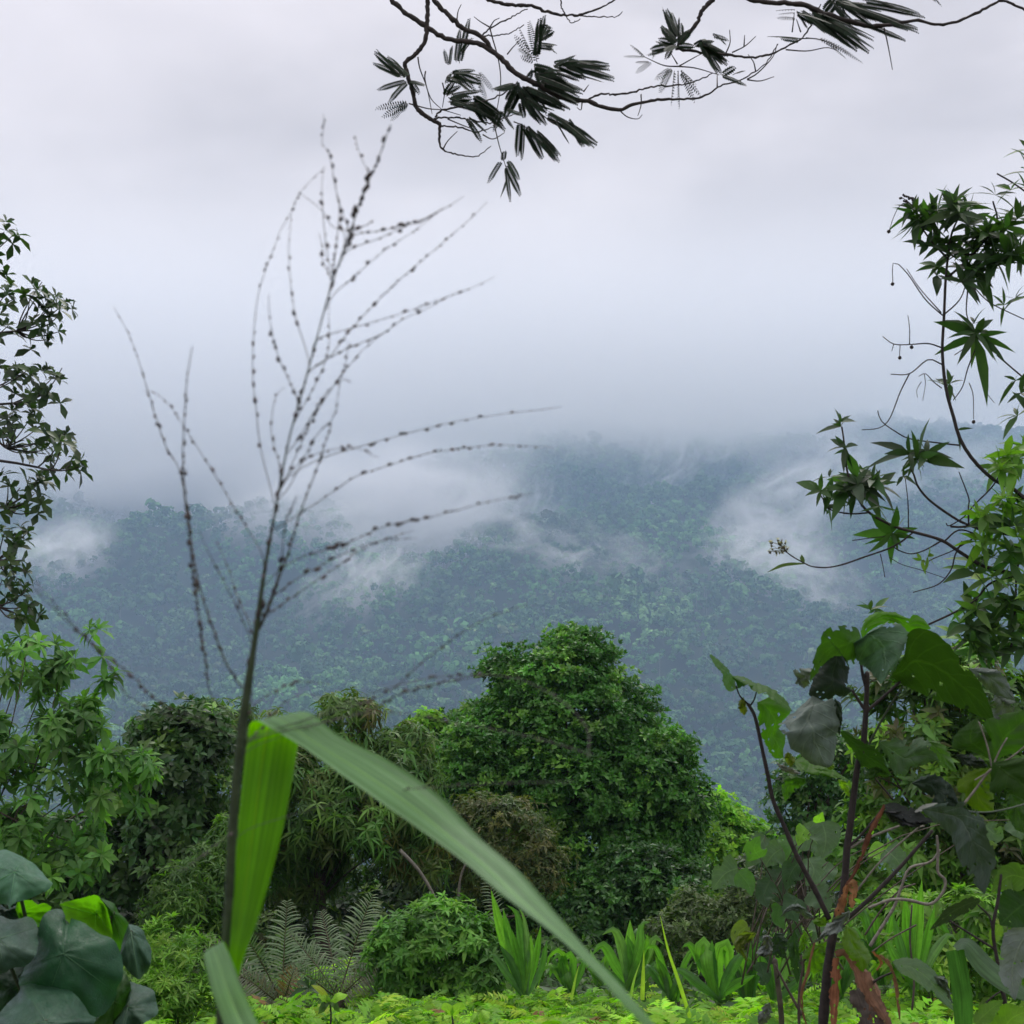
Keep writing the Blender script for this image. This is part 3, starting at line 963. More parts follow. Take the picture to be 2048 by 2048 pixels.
# bare crooked stems that show under the drooping tree
for lab, pts, d, r in (
    ('bare grey stem leaning to the right under the drooping tree', [(400, 850), (420, 872), (436, 900), (450, 930)], 12.4, (2.0, 1.4)),
    ('thin forked grey stem beside the olive bush', [(458, 905), (460, 880), (467, 862), (480, 850)], 12.6, (1.6, 0.8)),
):
    b = MB()
    px_tube(b, pts, d, r, lump=0.08)
    tag(b.build('bare_sapling', M_GREY), lab, 'dead stem')


# ------------------------------------------------------------------ the fern bed
def fern_bed():
    mb = MB()
    n = 18000
    y = 4.8 + 5.6 * rng.random(n) ** 0.8
    x = (rng.random(n) * 2 - 1) * (0.40 * y + 0.4)
    keep = (y < 9.6 + 0.6 * waves(x, y, 31, 2.0))
    x, y = x[keep], y[keep]
    n = len(x)
    z = ground_z(x, y) + 0.14 + 0.16 * rng.random(n) + 0.05 * waves(x, y, 32, 1.1)
    base = np.stack([x, y, z], 1)
    az = rng.random(n) * 6.283
    D = np.stack([np.cos(az), np.sin(az), 0.25 + 0.3 * rng.standard_normal(n)], 1)
    D = unit(D)
    Nn = unit(np.stack([0.25 * rng.standard_normal(n), 0.25 * rng.standard_normal(n), np.ones(n)], 1))
    Nn = unit(Nn - (Nn * D).sum(1, keepdims=True) * D)
    S = np.cross(D, Nn)
    L = 0.115 * np.exp(0.35 * rng.standard_normal(n))
    pal = np.array(((0.15, 0.33, 0.022), (0.21, 0.40, 0.028), (0.09, 0.22, 0.022), (0.28, 0.42, 0.04)))
    c = pal[rng.choice(4, n, p=(0.35, 0.33, 0.24, 0.08))] * np.exp(0.22 * rng.standard_normal((n, 1)))
    c = np.where(rng.random((n, 1)) < 0.025, np.array((0.20, 0.12, 0.05)), c)
    k = 8
    for s in (-1, 1):
        for i in range(k):
            u = 0.12 + 0.86 * i / k
            p = base + D * (L * u)[:, None] - Nn * (L * 0.35 * u * u)[:, None]
            dirn = unit(S * s + D * 0.55 - Nn * 0.15 + 0.12 * rng.standard_normal((n, 3)))
            ln = L * 0.42 * math.sin(math.pi * (0.22 + 0.72 * u)) + 0.006
            leaves(mb, p, dirn, Nn, ln, ln * 0.15, c, nseg=1, droop=0.25, fold=0.1, jit=0.08)
    o = mb.build('fern_bed', M_SOFT)
    tag(o, 'knee-high carpet of bright yellow-green ferns covering the slope', 'ferns', kind='stuff')


fern_bed()


def undergrowth():
    """Low leafy growth that covers the soil beyond the ferns."""
    mb = MB()
    n = 5200
    y = 8.8 + 10.5 * rng.random(n)
    x = (rng.random(n) * 2 - 1) * (0.40 * y + 0.6)
    h = 0.10 + 0.45 * rng.random(n) * (0.6 + 0.4 * waves(x, y, 41, 1.5))
    T = np.stack([x, y, ground_z(x, y) + h], 1)
    A = unit(np.stack([0.4 * rng.standard_normal(n), -0.3 + 0.4 * rng.standard_normal(n), np.ones(n)], 1))
    tufts(mb, T, A, 9, 0.11, 0.020, [((0.030, 0.075, 0.020), 3), ((0.055, 0.125, 0.028), 2), ((0.10, 0.21, 0.035), 1), ((0.05, 0.06, 0.025), 1)], th=(20, 100), prof='lance', zdroop=0.2, nseg=2)
    tag(mb.build('undergrowth', M_TREE), 'dark leafy undergrowth on the soil between the bushes', 'undergrowth', kind='stuff')


undergrowth()


# ------------------------------------------------------------------ cycad-like fronds
def frond(parent, base, tip, bow, width, col, n=40, mat=None, face=(0, -1, 0.35)):
    """A stiff arching frond: a rachis with two combs of narrow leaflets."""
    mb = MB()
    base, tip = np.asarray(base), np.asarray(tip)
    t = np.linspace(0, 1, 14)[:, None]
    l = np.linalg.norm(tip - base)
    path = base + (tip - base) * t + np.asarray(bow) * l * (np.sin(np.pi * t * 0.5) * t)
    path[:, 2] -= l * 0.10 * (t[:, 0] ** 3)
    tube(mb, path, [0.006, 0.004, 0.0015], 5, (0.10, 0.09, 0.05))
    u = np.linspace(0.10, 0.995, n)
    p = np.stack([np.interp(u, t[:, 0], path[:, j]) for j in range(3)], 1)
    tg = unit(np.gradient(p, axis=0))
    fn = unit(np.asarray(face, float) + 0.15 * rng.standard_normal(3))
    fn = unit(fn[None] - (fn[None] * tg).sum(1, keepdims=True) * tg)
    S = np.cross(tg, fn)
    ln = 0.80 * width * np.sin(np.pi * np.clip(0.16 + 0.80 * u, 0, 1)) ** 0.8 + 0.01
    for s in (-1, 1):
        dirn = unit(S * s + tg * (0.45 + 0.5 * u[:, None]) + fn * 0.15 + 0.11 * rng.standard_normal((n, 3)))
        leaves(mb, p, dirn, np.repeat(np.array([[0, 0, 1.0]]), n, 0) * 0.8 + fn * 0.8, ln, ln * 0.032 + 0.0012, col, nseg=3, prof='strap', droop=0.30, zdroop=0.22, fold=0.1, jit=0.1)
    return mb.build('frond', mat or M_FROND, parent)


def cycad(label, cx, cy, d, fr):
    b = P(cx, cy, d)
    b[2] = gz(b[0], b[1])
    t = thing('cycad', b, label, 'cycad', 'grey-green cycads at the edge of the fern bed')
    tk = MB()
    crown = P(cx, cy, d)
    tube(tk, np.linspace(b - (0, 0, 0.03), crown, 5), [0.06, 0.055, 0.04], 9, lump=0.12)
    tk.build('trunk', M_BARK, t)
    for (tx, ty, dd, bow, w, col) in fr:
        frond(t, crown, P(tx, ty, d + dd), bow, w, col, n=int(17 + 0.13 * abs(ty - cy)))
    return t


FG = (0.125, 0.190, 0.095)
FG2 = (0.090, 0.150, 0.065)
FGR = (0.17, 0.18, 0.13)
cycad('grey-green cycad with one tall upright frond left of the bare thin stem', 282, 1004, 9.4, [
    (285, 893, 0.1, (0.02, 0, 0.02), 0.19, FG), (252, 935, -0.2, (-0.1, 0, 0.12), 0.17, FG), (310, 945, 0.2, (0.1, 0, 0.15), 0.15, FG2),
    (247, 985, -0.25, (-0.1, 0, 0.25), 0.15, FGR), (318, 985, -0.3, (0.1, 0, 0.2), 0.14, FG2), (205, 925, 0.3, (-0.2, 0, 0.1), 0.12, FGR),
    (296, 975, -0.4, (0, 0, 0.2), 0.13, (0.20, 0.13, 0.07)), (200, 958, -0.1, (-0.1, 0, 0.25), 0.12, FGR)])
cycad('grey-green cycad with long leaning fronds beside the round bush', 338, 998, 9.2, [
    (375, 886, 0.1, (-0.02, 0, 0.02), 0.20, FG), (330, 910, 0.3, (-0.1, 0, 0.08), 0.16, FG2), (395, 925, 0.2, (0.12, 0, 0.02), 0.16, FG),
    (303, 935, 0.1, (-0.2, 0, 0.12), 0.16, FG), (394, 955, -0.3, (0.1, 0, 0.05), 0.13, FGR), (300, 975, -0.3, (-0.1, 0, 0.2), 0.13, FG2), (368, 975, -0.4, (0.1, 0, 0.2), 0.12, FGR)])
_sm = [(508, 880), (495, 876), (480, 880), (472, 886)]
tf = thing('tree_fern', P(505, 940, 10.5), 'single small arching grey-green frond behind the round bush', 'fern')
frond(tf, P(508, 935, 10.5), P(466, 884, 10.4), (0.25, 0, 0.35), 0.10, FG, 22)


# ------------------------------------------------------------------ strap-leaved clumps
def strap_clump(label, bx, by, d, bl, group='strap-leaved clumps along the fern bed', name='strap_leaf_plant'):
    b = P(bx, by, d)
    t = thing(name, b, label, 'plant', group)
    for pts, w, col, roll in bl:
        mb = MB()
        k = len(pts)
        dd = [d + 0.02 * rng.standard_normal() for _ in range(k)]
        blade(mb, [(bx + 3 * rng.standard_normal(), by)] + pts, [d] + dd, [w * 0.3, w * 0.5, w * 0.72, w * 0.74, w * 0.5, 0.12], roll=roll, fold=0.35, ncol=5, n=14, wave=0.06, col=col)
        mb.build('leaf', M_STRAP, t)
    return t


S1, S2, S3, S4 = (0.085, 0.215, 0.035), (0.120, 0.280, 0.040), (0.060, 0.150, 0.040), (0.10, 0.19, 0.075)
strap_clump('tall pointed bright strap-leaved clump to the right of the round bush', 525, 995, 8.4, [
    ([(505, 945), (491, 890)], 7, S2, 10), ([(512, 950), (503, 908)], 6.5, S1, -20), ([(522, 955), (517, 915), (506, 905)], 6, S3, 20), ([(527, 955), (524, 920), (519, 908)], 5, S4, 30),
    ([(536, 960), (541, 925)], 5, S1, -25), ([(540, 970), (547, 940)], 5, S3, 30), ([(515, 970), (500, 945)], 6, S3, 10), ([(530, 965), (531, 935)], 6, S2, 0), ([(508, 975), (494, 955), (489, 958)], 5, S3, -15),
    ([(520, 968), (512, 930)], 6, S1, 15)])
strap_clump('broad strap-leaved clump with folded tips below the small-leaved bush', 628, 990, 8.2, [
    ([(622, 950), (614, 930), (602, 935)], 7, S4, 15), ([(630, 950), (630, 920)], 8, S2, 0), ([(638, 950), (641, 925), (650, 922)], 7, S1, 20), ([(645, 960), (655, 938), (664, 945)], 7, S4, -15),
    ([(615, 965), (603, 945), (592, 955)], 7, S1, 10), ([(634, 960), (627, 935)], 8, S1, -20), ([(650, 970), (664, 955)], 6, S3, 10), ([(605, 972), (590, 965)], 5, S3, 10), ([(640, 965), (647, 940), (645, 934)], 7, S2, 25)])
strap_clump('strap-leaved clump with two square-folded blades left of the big-leaved stem', 716, 1000, 7.4, [
    ([(706, 960), (706, 944), (700, 948), (699, 975)], 8.5, S2, 10), ([(718, 965), (722, 946), (728, 950), (727, 982)], 8.5, S2, -10), ([(705, 970), (690, 945), (682, 948)], 7, S1, 15),
    ([(728, 975), (742, 955), (752, 960)], 7, S3, 10), ([(712, 965), (712, 940)], 7, S3, 0), ([(735, 985), (755, 975)], 6, S1, 0), ([(700, 985), (680, 970), (672, 976)], 6, S3, 0)])
strap_clump('strap-leaved clump half hidden behind the big-leaved stem', 775, 1000, 7.6, [
    ([(765, 970), (756, 945)], 7, S3, 10), ([(775, 965), (778, 935), (790, 930)], 7, S1, 15), ([(785, 970), (795, 945), (806, 950)], 7, S4, 0), ([(772, 975), (766, 950)], 7, S1, -10), ([(795, 985), (812, 970)], 6, S3, 0)])
strap_clump('tall green strap-leaved clump among the crooked grey stems', 915, 990, 6.8, [
    ([(908, 940), (905, 895)], 7, S1, 10), ([(918, 930), (922, 880)], 7, S2, -10), ([(925, 945), (935, 905)], 6, S1, 20), ([(902, 950), (893, 915)], 6, S3, -20), ([(930, 960), (948, 935), (956, 940)], 6, S4, 0),
    ([(912, 935), (914, 890)], 7, S2, 30), ([(897, 960), (885, 935)], 6, S1, 10)])


def loose_clump(label, bx, by, d, n, hgt, spread, tint=1.0):
    bl = []
    for _ in range(n):
        x = spread * rng.uniform(-1, 1)
        h = hgt * rng.uniform(0.55, 1.0)
        pts = [(bx + 0.45 * x, by - 0.55 * h), (bx + x, by - h)]
        if rng.random() < 0.55:      # the tip bends over
            s_ = math.copysign(1, x if abs(x) > 4 else rng.standard_normal())
            pts += [(bx + x + s_ * rng.uniform(5, 11), by - h + rng.uniform(-1, 9))]
            if rng.random() < 0.4:
                pts += [(pts[-1][0] + s_ * 3, pts[-1][1] + rng.uniform(8, 18))]
        c = (S1, S2, S3, S4)[int(rng.integers(4))]
        bl.append((pts, rng.uniform(3.5, 7.0), np.array(c) * tint * np.exp(0.15 * rng.standard_normal()), rng.uniform(-45, 45)))
    strap_clump(label, bx, by, d, bl)


for lab, bx, by, d, n, h, sp in (
    ('low loose strap-leaved clump just right of the tall pointed clump', 572, 1000, 8.9, 9, 52, 24),
    ('dense strap-leaved clump between the two broad clumps', 672, 1002, 8.0, 11, 58, 26),
    ('loose arching strap-leaved clump below the heart-shaped leaves', 748, 1004, 7.8, 12, 66, 28),
    ('strap-leaved clump tucked behind the dry leaves of the big-leaved stem', 838, 1000, 7.4, 10, 62, 26),
    ('upright strap-leaved clump behind the crooked grey stems', 880, 985, 7.2, 10, 74, 26),
    ('strap-leaved clump under the drooping dusky leaf', 960, 985, 7.0, 11, 78, 30),
    ('small strap-leaved tuft at the foot of the olive bush', 600, 985, 9.6, 8, 40, 20),
    ('strap-leaved clump between the round bush and the small-leaved bush', 655, 975, 10.0, 8, 46, 20),
):
    loose_clump(lab, bx, by, d, n, h, sp)


# ------------------------------------------------------------------ thin grass blades standing in the fern bed
def thin_blade(label, pts, d, w, col):
    mb = MB()
    blade(mb, pts, d, [w, w, w * 0.8, w * 0.5, 0.1], roll=20, fold=0.3, ncol=3, n=14, col=col)
    return tag(mb.build('grass_blade', M_STRAP), label, 'grass blade', 'thin pale blades standing in the fern bed')


thin_blade('long thin yellow-green blade leaning left, tallest in the fern bed', [(690, 1018), (678, 980), (668, 950), (660, 915)], 6.0, 2.0, (0.26, 0.40, 0.05))
thin_blade('short thin upright yellow-green blade below the broad strap-leaved clump', [(642, 1000), (643, 975), (644, 950)], 6.4, 2.2, (0.26, 0.38, 0.05))
thin_blade('short thin slanting pale blade beside the shorter upright one', [(630, 1000), (634, 980), (641, 960)], 6.4, 1.4, (0.20, 0.33, 0.06))
thin_blade('thin pale blade near the tall pointed clump', [(571, 1000), (575, 980), (579, 965)], 7.0, 1.5, (0.22, 0.34, 0.06))


# ------------------------------------------------------------------ young plants in front of the fern bed
def seedling(label, bx, by, d, lv, stem_top):
    b = P(bx, by, d)
    t = thing('seedling', b, label, 'seedling', 'young broad-leaved plants in the fern bed')
    s = MB()
    px_tube(s, [(bx, by), ((bx + stem_top[0]) / 2 + 1, (by + stem_top[1]) / 2), stem_top], d, (1.0, 0.7))
    s.build('stem', M_DARKBARK, t)
    for tip, w, col, roll in lv:
        mb = MB()
        mid = ((stem_top[0] + tip[0]) / 2, (stem_top[1] + tip[1]) / 2 - 3)
        blade(mb, [stem_top, mid, tip], [d, d - 0.02, d + 0.03], [0.5, w * 0.8, w, w * 0.85, w * 0.5, 0.1], roll=roll, fold=0.25, ncol=5, n=12, wave=0.08, col=col)
        mb.build('leaf', M_BIG, t)
    return t


Y1 = (0.22, 0.42, 0.04)
seedling('small seedling with two bright yellow-green leaves, below the cycads', 330, 1030, 5.2, [((348, 995), 5, Y1, 40), ((318, 994), 5, Y1, -40), ((322, 1003), 4, (0.15, 0.3, 0.04), 20), ((340, 1012), 4, (0.07, 0.13, 0.04), 40), ((318, 1014), 4, (0.06, 0.11, 0.04), -30), ((311, 985), 3, (0.25, 0.3, 0.05), 10)], (330, 1002))
seedling('faint round-leaved seedling in the middle of the fern bed', 452, 1032, 4.8, [((441, 1009), 6, (0.24, 0.44, 0.05), 30), ((466, 1008), 6, (0.24, 0.44, 0.05), -30)], (452, 1016))
seedling('round-leaved seedling near the tip of the arching blade', 478, 1032, 4.7, [((490, 1012), 6, (0.22, 0.42, 0.05), 30), ((470, 1018), 5, (0.2, 0.4, 0.05), -30)], (479, 1022))


# ------------------------------------------------------------------ sighting scales used for the near plants
def zoomer(ox, oy, s):
    return lambda pts: [(ox + x * s, oy + y * s) for x, y in pts]


ZF = zoomer(0, 0, 0.53)
Z1 = zoomer(0, 0, 0.265)
Z2 = zoomer(512, 0, 0.265)
Z3 = zoomer(0, 512, 0.265)
ZA = zoomer(370, 0, 0.1294)
ZB = zoomer(610, 0, 0.2143)
ZR = zoomer(760, 350, 0.1605)
Z4 = zoomer(695, 600, 0.1703)
Z5 = zoomer(695, 800, 0.1703)
Z7 = zoomer(0, 600, 0.145)
Z6 = zoomer(0, 820, 0.1056)


# ------------------------------------------------------------------ the feathery-leaved tree that hangs in from above
FEA = (0.010, 0.022, 0.011)


def pinna(mb, a, b, wpx, d, face=None, dense=1.0, fine=False, curl=0.1):
    """One comb-like leaf segment from pixel a to pixel b."""
    a3, b3 = P(*a, d), P(*b, d + 0.05 * rng.standard_normal())
    l = np.linalg.norm(b3 - a3)
    t = np.linspace(0, 1, 7)[:, None]
    sag = np.array((0, 0, -1.0)) * curl * l
    path = a3 + (b3 - a3) * t + sag * (t * t - t) * -1.0 * -1
    tube(mb, path, [0.0011, 0.0005], 4, (0.03, 0.03, 0.02))
    gap = 0.0054 if not fine else 0.0075
    n = max(6, int(l / gap * dense))
    u = np.linspace(0.06, 1.0, n)
    p = np.stack([np.interp(u, t[:, 0], path[:, j]) for j in range(3)], 1)
    tg = unit(np.gradient(p, axis=0))
    fn = unit(np.array((0.25, -0.85, 0.45)) + 0.35 * rng.standard_normal(3)) if face is None else unit(face)
    fn = unit(fn[None] - (fn[None] * tg).sum(1, keepdims=True) * tg)
    S = np.cross(tg, fn)
    w = wpx * (0.80 if not fine else 0.85) * d / F
    ln = w * np.clip(1.2 * np.sin(np.pi * (0.22 + 0.66 * u)), 0.5, 1)
    for s in (-1, 1):
        dn = unit(S * s + tg * 0.28 + fn * (-0.2))
        leaves(mb, p + tg * (0.3 * gap * s), dn, np.repeat(fn, 1, 0), ln, ln * (0.20 if fine else 0.36), FEA, nseg=1, droop=0.1, fold=0.1, jit=0.2)


def compound(parent, segs, d, wpx=6, stalk=None, fine=False):
    """A feathery leaf: its pinnae, and a stalk where one shows."""
    mb = MB()
    extra = [((a[0] + 2.5 * rng.standard_normal(), a[1] + 2.5 * rng.standard_normal()), (b[0] + 4 * rng.standard_normal(), b[1] + 4 * rng.standard_normal())) for a, b in segs if not fine and wpx > 5.2 and rng.random() < 0.8]
    for a, b in list(segs) + extra:
        pinna(mb, a, b, wpx * (0.85 + 0.3 * rng.random()), d + 0.04 * rng.standard_normal(), fine=fine)
    if stalk:
        px_tube(mb, stalk, d, (0.7, 0.4), 4, col=(0.04, 0.035, 0.03))
    return mb.build('foliage', M_FEATHER, parent)


def feathery_tree():
    d = 4.2
    root = np.array((3.4, 3.3, gz(3.4, 3.3)))
    t = thing('feathery_tree', root, 'dark feathery-leaved tree whose crooked boughs hang in from above', 'tree')
    tk = MB()
    crotch = np.array((3.2, 3.6, 4.6))
    tube(tk, smooth_path([root - (0, 0, 0.05), root + (-0.1, 0, 1.8), crotch], 12), [0.13, 0.10, 0.07], 10, lump=0.03)
    tk.build('trunk', M_DARKBARK, t)

    def bough(pts, r, extra=None, lump=0.10):
        mb = MB()
        pts = [tuple(p) for p in pts]
        path = px_path(pts, d, 5 * len(pts))
        path = path + 0.0012 * rng.standard_normal(path.shape)
        dm = np.linalg.norm(path - CAM, axis=1)
        rr = np.interp(np.linspace(0, 1, len(path)), np.linspace(0, 1, len(r)), r) * 0.82 * dm / F
        tube(mb, path, rr, 7, (0.03, 0.02, 0.02), lump)
        if extra is not None:        # the part above the picture, back to the trunk
            way = [np.array(q) + 0.16 * rng.standard_normal(3) * (1, 0.6, 0.5) for q in extra]
            way.append((way[-1] + path[0]) / 2 + 0.09 * rng.standard_normal(3))
            e = smooth_path([crotch, *way, path[0]], 26)
            e[2:-2] += 0.012 * rng.standard_normal((22, 3))
            tube(mb, e, [0.05, 0.03, rr[0]], 7, (0.03, 0.02, 0.02), 0.04)
        return mb.build('bough', M_DARKBARK, t)

    A = ZA
    bough(A([(150, -120), (165, -20), (185, 20), (260, 90), (400, 180), (570, 290), (720, 320), (870, 350), (1000, 440), (1130, 570), (1290, 650), (1450, 740), (1570, 770), (1680, 780), (1800, 830), (1932, 848)])
          + ZB([(100, 490), (200, 470), (300, 462), (420, 455), (520, 400), (600, 375), (680, 330), (740, 280), (780, 205)]), (2.9, 2.9, 3.0, 3.3, 2.4, 1.5, 0.9, 0.5),
          extra=[(1.6, 4.0, 4.6), (0.2, 4.2, 3.9)])
    bough(A([(462, -120), (455, -20), (445, 60), (438, 200), (430, 310), (370, 400), (280, 480), (285, 560), (330, 710), (370, 850), (480, 930), (540, 970), (535, 1110), (560, 1155), (620, 1180), (700, 1198), (790, 1210), (860, 1190), (930, 1130)]),
          (2.6, 2.6, 2.8, 2.6, 2.6, 2.4, 1.3, 0.8, 0.5), extra=[(2.0, 4.0, 4.7), (0.5, 4.2, 4.1)])
    bough(A([(500, 910), (530, 870), (560, 850), (700, 825), (900, 780), (1050, 710), (1140, 630)]), (1.3, 1.0, 0.8))
    bough(A([(490, 915), (600, 912), (700, 910), (850, 940), (950, 950), (1050, 905), (1150, 875)]), (1.2, 0.9, 0.5))
    bough(A([(540, 972), (700, 985), (760, 1005), (820, 1022), (950, 980)]), (1.1, 0.9, 0.5))
    bough(A([(430, -90), (480, -15), (600, 110), (720, 215), (870, 290), (930, 370), (1010, 450)]), (2.4, 2.7, 2.9, 2.2), extra=[(1.8, 3.9, 4.6), (0.4, 4.1, 4.0)])
    bough(A([(870, 270), (960, 200), (1100, 130), (1210, 68)]), (1.1, 0.9, 0.5))
    bough(A([(880, 283), (1050, 265), (1130, 230), (1185, 190)]), (0.9, 0.5))
    bough(A([(820, -90), (900, -12), (1000, 22), (1100, 40), (1230, 42), (1350, 82), (1480, 115), (1600, 117), (1700, 92), (1820, 40), (1900, -5)]), (1.8, 2.2, 1.9, 1.3, 0.9), extra=[(1.9, 4.1, 4.4), (0.8, 4.2, 4.0)])
    bough(A([(1600, 118), (1750, 130), (1890, 130), (1950, 95)]), (0.9, 0.5))
    bough(A([(1475, -20), (1478, 50), (1500, 100), (1530, 150), (1555, 175), (1630, 150)]), (0.9, 0.7, 0.5))
    bough(A([(1680, 780), (1760, 732), (1860, 724)]) + ZB([(0, 440), (80, 435), (200, 405), (320, 398), (420, 370), (480, 340)]), (1.3, 1.1, 0.7))
    bough(ZB([(520, -60), (475, 0), (430, 50), (410, 100), (370, 150), (325, 205), (310, 228)]), (3.0, 2.6, 2.2, 1.4), extra=[(1.9, 4.0, 4.3)])
    bough(ZB([(310, 228), (420, 242), (540, 255), (650, 268), (740, 255), (820, 220), (890, 180), (940, 120), (960, 60), (985, 20)]), (1.8, 1.6, 1.2, 1.0, 0.8))
    bough(ZB([(540, -70), (620, -18), (720, 10), (830, 15), (920, 30), (1000, 65), (1100, 95), (1200, 120), (1300, 116), (1420, 96), (1540, 115), (1640, 92), (1730, 50), (1820, 0), (1900, -60)]), (2.6, 2.8, 3.2, 2.4, 1.6, 1.6, 1.3),
          extra=[(2.2, 3.9, 4.2)])
    bough(ZB([(1815, 2), (1870, 15), (1960, 60)]), (1.6, 1.3))
    # bare twigs
    tw = [A([(925, 210), (945, 290), (990, 450), (1010, 600), (1000, 740), (960, 960)]), A([(370, 440), (385, 530), (440, 680), (480, 880)]), A([(430, 550), (425, 620), (470, 760), (560, 850)]),
          A([(670, 170), (680, 90), (705, 35)]), A([(925, 210), (850, 165), (805, 130)]), A([(930, 205), (960, 160), (1000, 140)]), A([(560, 1160), (600, 1090), (675, 1015)]),
          A([(560, 640), (575, 720), (560, 830)]), A([(300, 800), (450, 840), (560, 850), (700, 890)]), A([(1060, 420), (1100, 370), (1150, 320)]), A([(1640, 790), (1630, 850), (1600, 830)]), A([(1650, 710), (1690, 655)]),
          A([(870, 1040), (950, 1075), (1040, 1025)]), A([(600, 920), (720, 970), (830, 1010)]),
          ZB([(145, 440), (145, 490), (130, 540)]), ZB([(40, 510), (80, 545), (130, 555), (150, 535)]), ZB([(540, 250), (560, 200), (558, 140)]), ZB([(570, 245), (630, 215), (680, 170)]), ZB([(625, 215), (628, 165)]),
          ZB([(640, 370), (690, 340), (760, 265), (780, 205)]), ZB([(640, 372), (700, 378), (765, 358)]), ZB([(680, 335), (670, 290), (645, 255)]), ZB([(500, 410), (500, 350)]), ZB([(820, 232), (920, 238), (1010, 222), (1060, 235)]),
          ZB([(320, 310), (400, 265), (430, 250)]), ZB([(320, 310), (400, 318), (510, 350)]), ZB([(320, 310), (250, 305), (160, 265)]), ZB([(315, 300), (285, 250)]), ZB([(850, 150), (860, 60)]), ZB([(1280, 130), (1300, 225), (1318, 325)]),
          ZB([(890, 150), (870, 90)])]
    for pts in tw:
        mb = MB()
        px_tube(mb, pts, d, (0.75, 0.35), 5, col=(0.03, 0.02, 0.02))
        mb.build('twig', M_DARKBARK, t)

    def segs(z, lst):
        return [(z([a])[0], z([b])[0]) for a, b in lst]

    def fan(z, c, tips):
        return segs(z, [((c[0] + 0.25 * (x - c[0]) * rng.random(), c[1] + 0.25 * (y - c[1]) * rng.random()), (x, y)) for x, y in tips])
    C = compound
    C(t, fan(A, (290, 600), [(40, 410), (30, 490), (140, 440)]), d - .1, 5.5)
    C(t, fan(A, (300, 620), [(65, 695), (150, 790), (420, 660), (380, 720)]), d, 5, stalk=A([(300, 600), (300, 620), (310, 640)]))
    C(t, fan(A, (290, 790), [(50, 840), (105, 905), (170, 930), (240, 860)]), d + .1, 5, fine=True)
    C(t, segs(A, [((690, 490), (765, 150)), ((665, 480), (700, 220)), ((700, 420), (790, 300)), ((600, 500), (580, 390)), ((620, 500), (640, 360))]), d + .1, 5)
    C(t, fan(A, (620, 560), [(800, 540), (850, 640), (700, 600), (590, 640), (760, 690)]), d, 5.5)
    C(t, fan(A, (570, 740), [(640, 640), (700, 660), (860, 700), (660, 700)]), d, 5)
    C(t, fan(A, (600, 780), [(860, 820), (780, 760), (900, 880), (720, 810)]), d - .05, 6)
    C(t, fan(A, (800, 760), [(960, 920), (1040, 1000), (900, 950), (1000, 880)]), d, 6.5)
    C(t, fan(A, (820, 560), [(950, 700), (900, 780), (850, 690)]), d + .1, 5, fine=True)
    C(t, fan(A, (740, 900), [(860, 1090), (900, 1020), (800, 980)]), d, 5)
    C(t, fan(A, (1020, 840), [(1110, 990), (1180, 890), (960, 1010)]), d, 5)
    C(t, fan(A, (1120, 640), [(980, 690), (1060, 770), (1180, 760), (1280, 790)]), d - .05, 7)
    C(t, fan(A, (1150, 680), [(1420, 800), (1330, 860), (1250, 820), (1080, 850), (1500, 840)]), d, 7.5)
    C(t, fan(A, (1250, 640), [(1640, 720), (1600, 800), (1480, 820), (1400, 660)]), d + .08, 7)
    C(t, fan(A, (1280, 560), [(1640, 690), (1560, 700), (1480, 600)]), d, 6.5)
    C(t, fan(A, (1180, 760), [(1270, 910), (1360, 960), (1200, 880), (1420, 850)]), d, 6.5)
    C(t, segs(A, [((1290, 480), (1230, 170)), ((1250, 440), (1120, 285)), ((1250, 450), (1150, 375)), ((1260, 470), (1170, 440)), ((1240, 400), (1150, 210))]), d + .1, 5.5, fine=True)
    C(t, segs(A, [((1290, 440), (1310, 150)), ((1310, 300), (1410, 240)), ((1310, 330), (1435, 345)), ((1300, 360), (1410, 375)), ((1320, 200), (1400, 210))]), d + .05, 5.5)
    C(t, fan(A, (1260, 520), [(1480, 600), (1420, 540), (1350, 620), (1230, 600)]), d, 6.5)
    C(t, fan(A, (1400, 500), [(1880, 595), (1840, 500), (1790, 630), (1600, 590), (1660, 600), (1600, 470)]), d, 6)
    C(t, segs(A, [((1380, 860), (1730, 1135)), ((1440, 940), (1535, 1100)), ((1500, 930), (1680, 1080)), ((1560, 960), (1640, 1120))]), d, 6.5, stalk=A([(1300, 860), (1400, 940), (1450, 930)]))
    C(t, segs(A, [((1160, 950), (1140, 1200)), ((1190, 990), (1315, 1225)), ((1230, 990), (1400, 1200)), ((1290, 1020), (1450, 1190)), ((1340, 1090), (1430, 1240))]), d, 5.5, stalk=A([(1110, 940), (1180, 970), (1300, 1040)]))
    C(t, segs(A, [((1010, 1250), (915, 1410)), ((1050, 1280), (1160, 1505)), ((1055, 1300), (1085, 1555)), ((1050, 1400), (1010, 1520)), ((1070, 1240), (1150, 1385)), ((1030, 1240), (1040, 1170))]), d - .05, 4.5, stalk=A([(960, 960), (1000, 1130), (1050, 1290)]), fine=False)
    C(t, segs(ZB, [((310, 190), (248, 42)), ((320, 180), (290, 60)), ((330, 170), (330, 110)), ((310, 200), (240, 125))]), d, 6)
    C(t, fan(ZB, (310, 210), [(195, 232), (230, 185), (260, 240), (390, 215), (370, 150)]), d, 6)
    C(t, segs(ZB, [((160, 265), (68, 262)), ((160, 262), (95, 210)), ((150, 258), (120, 225)), ((190, 290), (125, 340)), ((180, 288), (122, 292)), ((200, 270), (210, 240))]), d + .1, 4.2, fine=True)
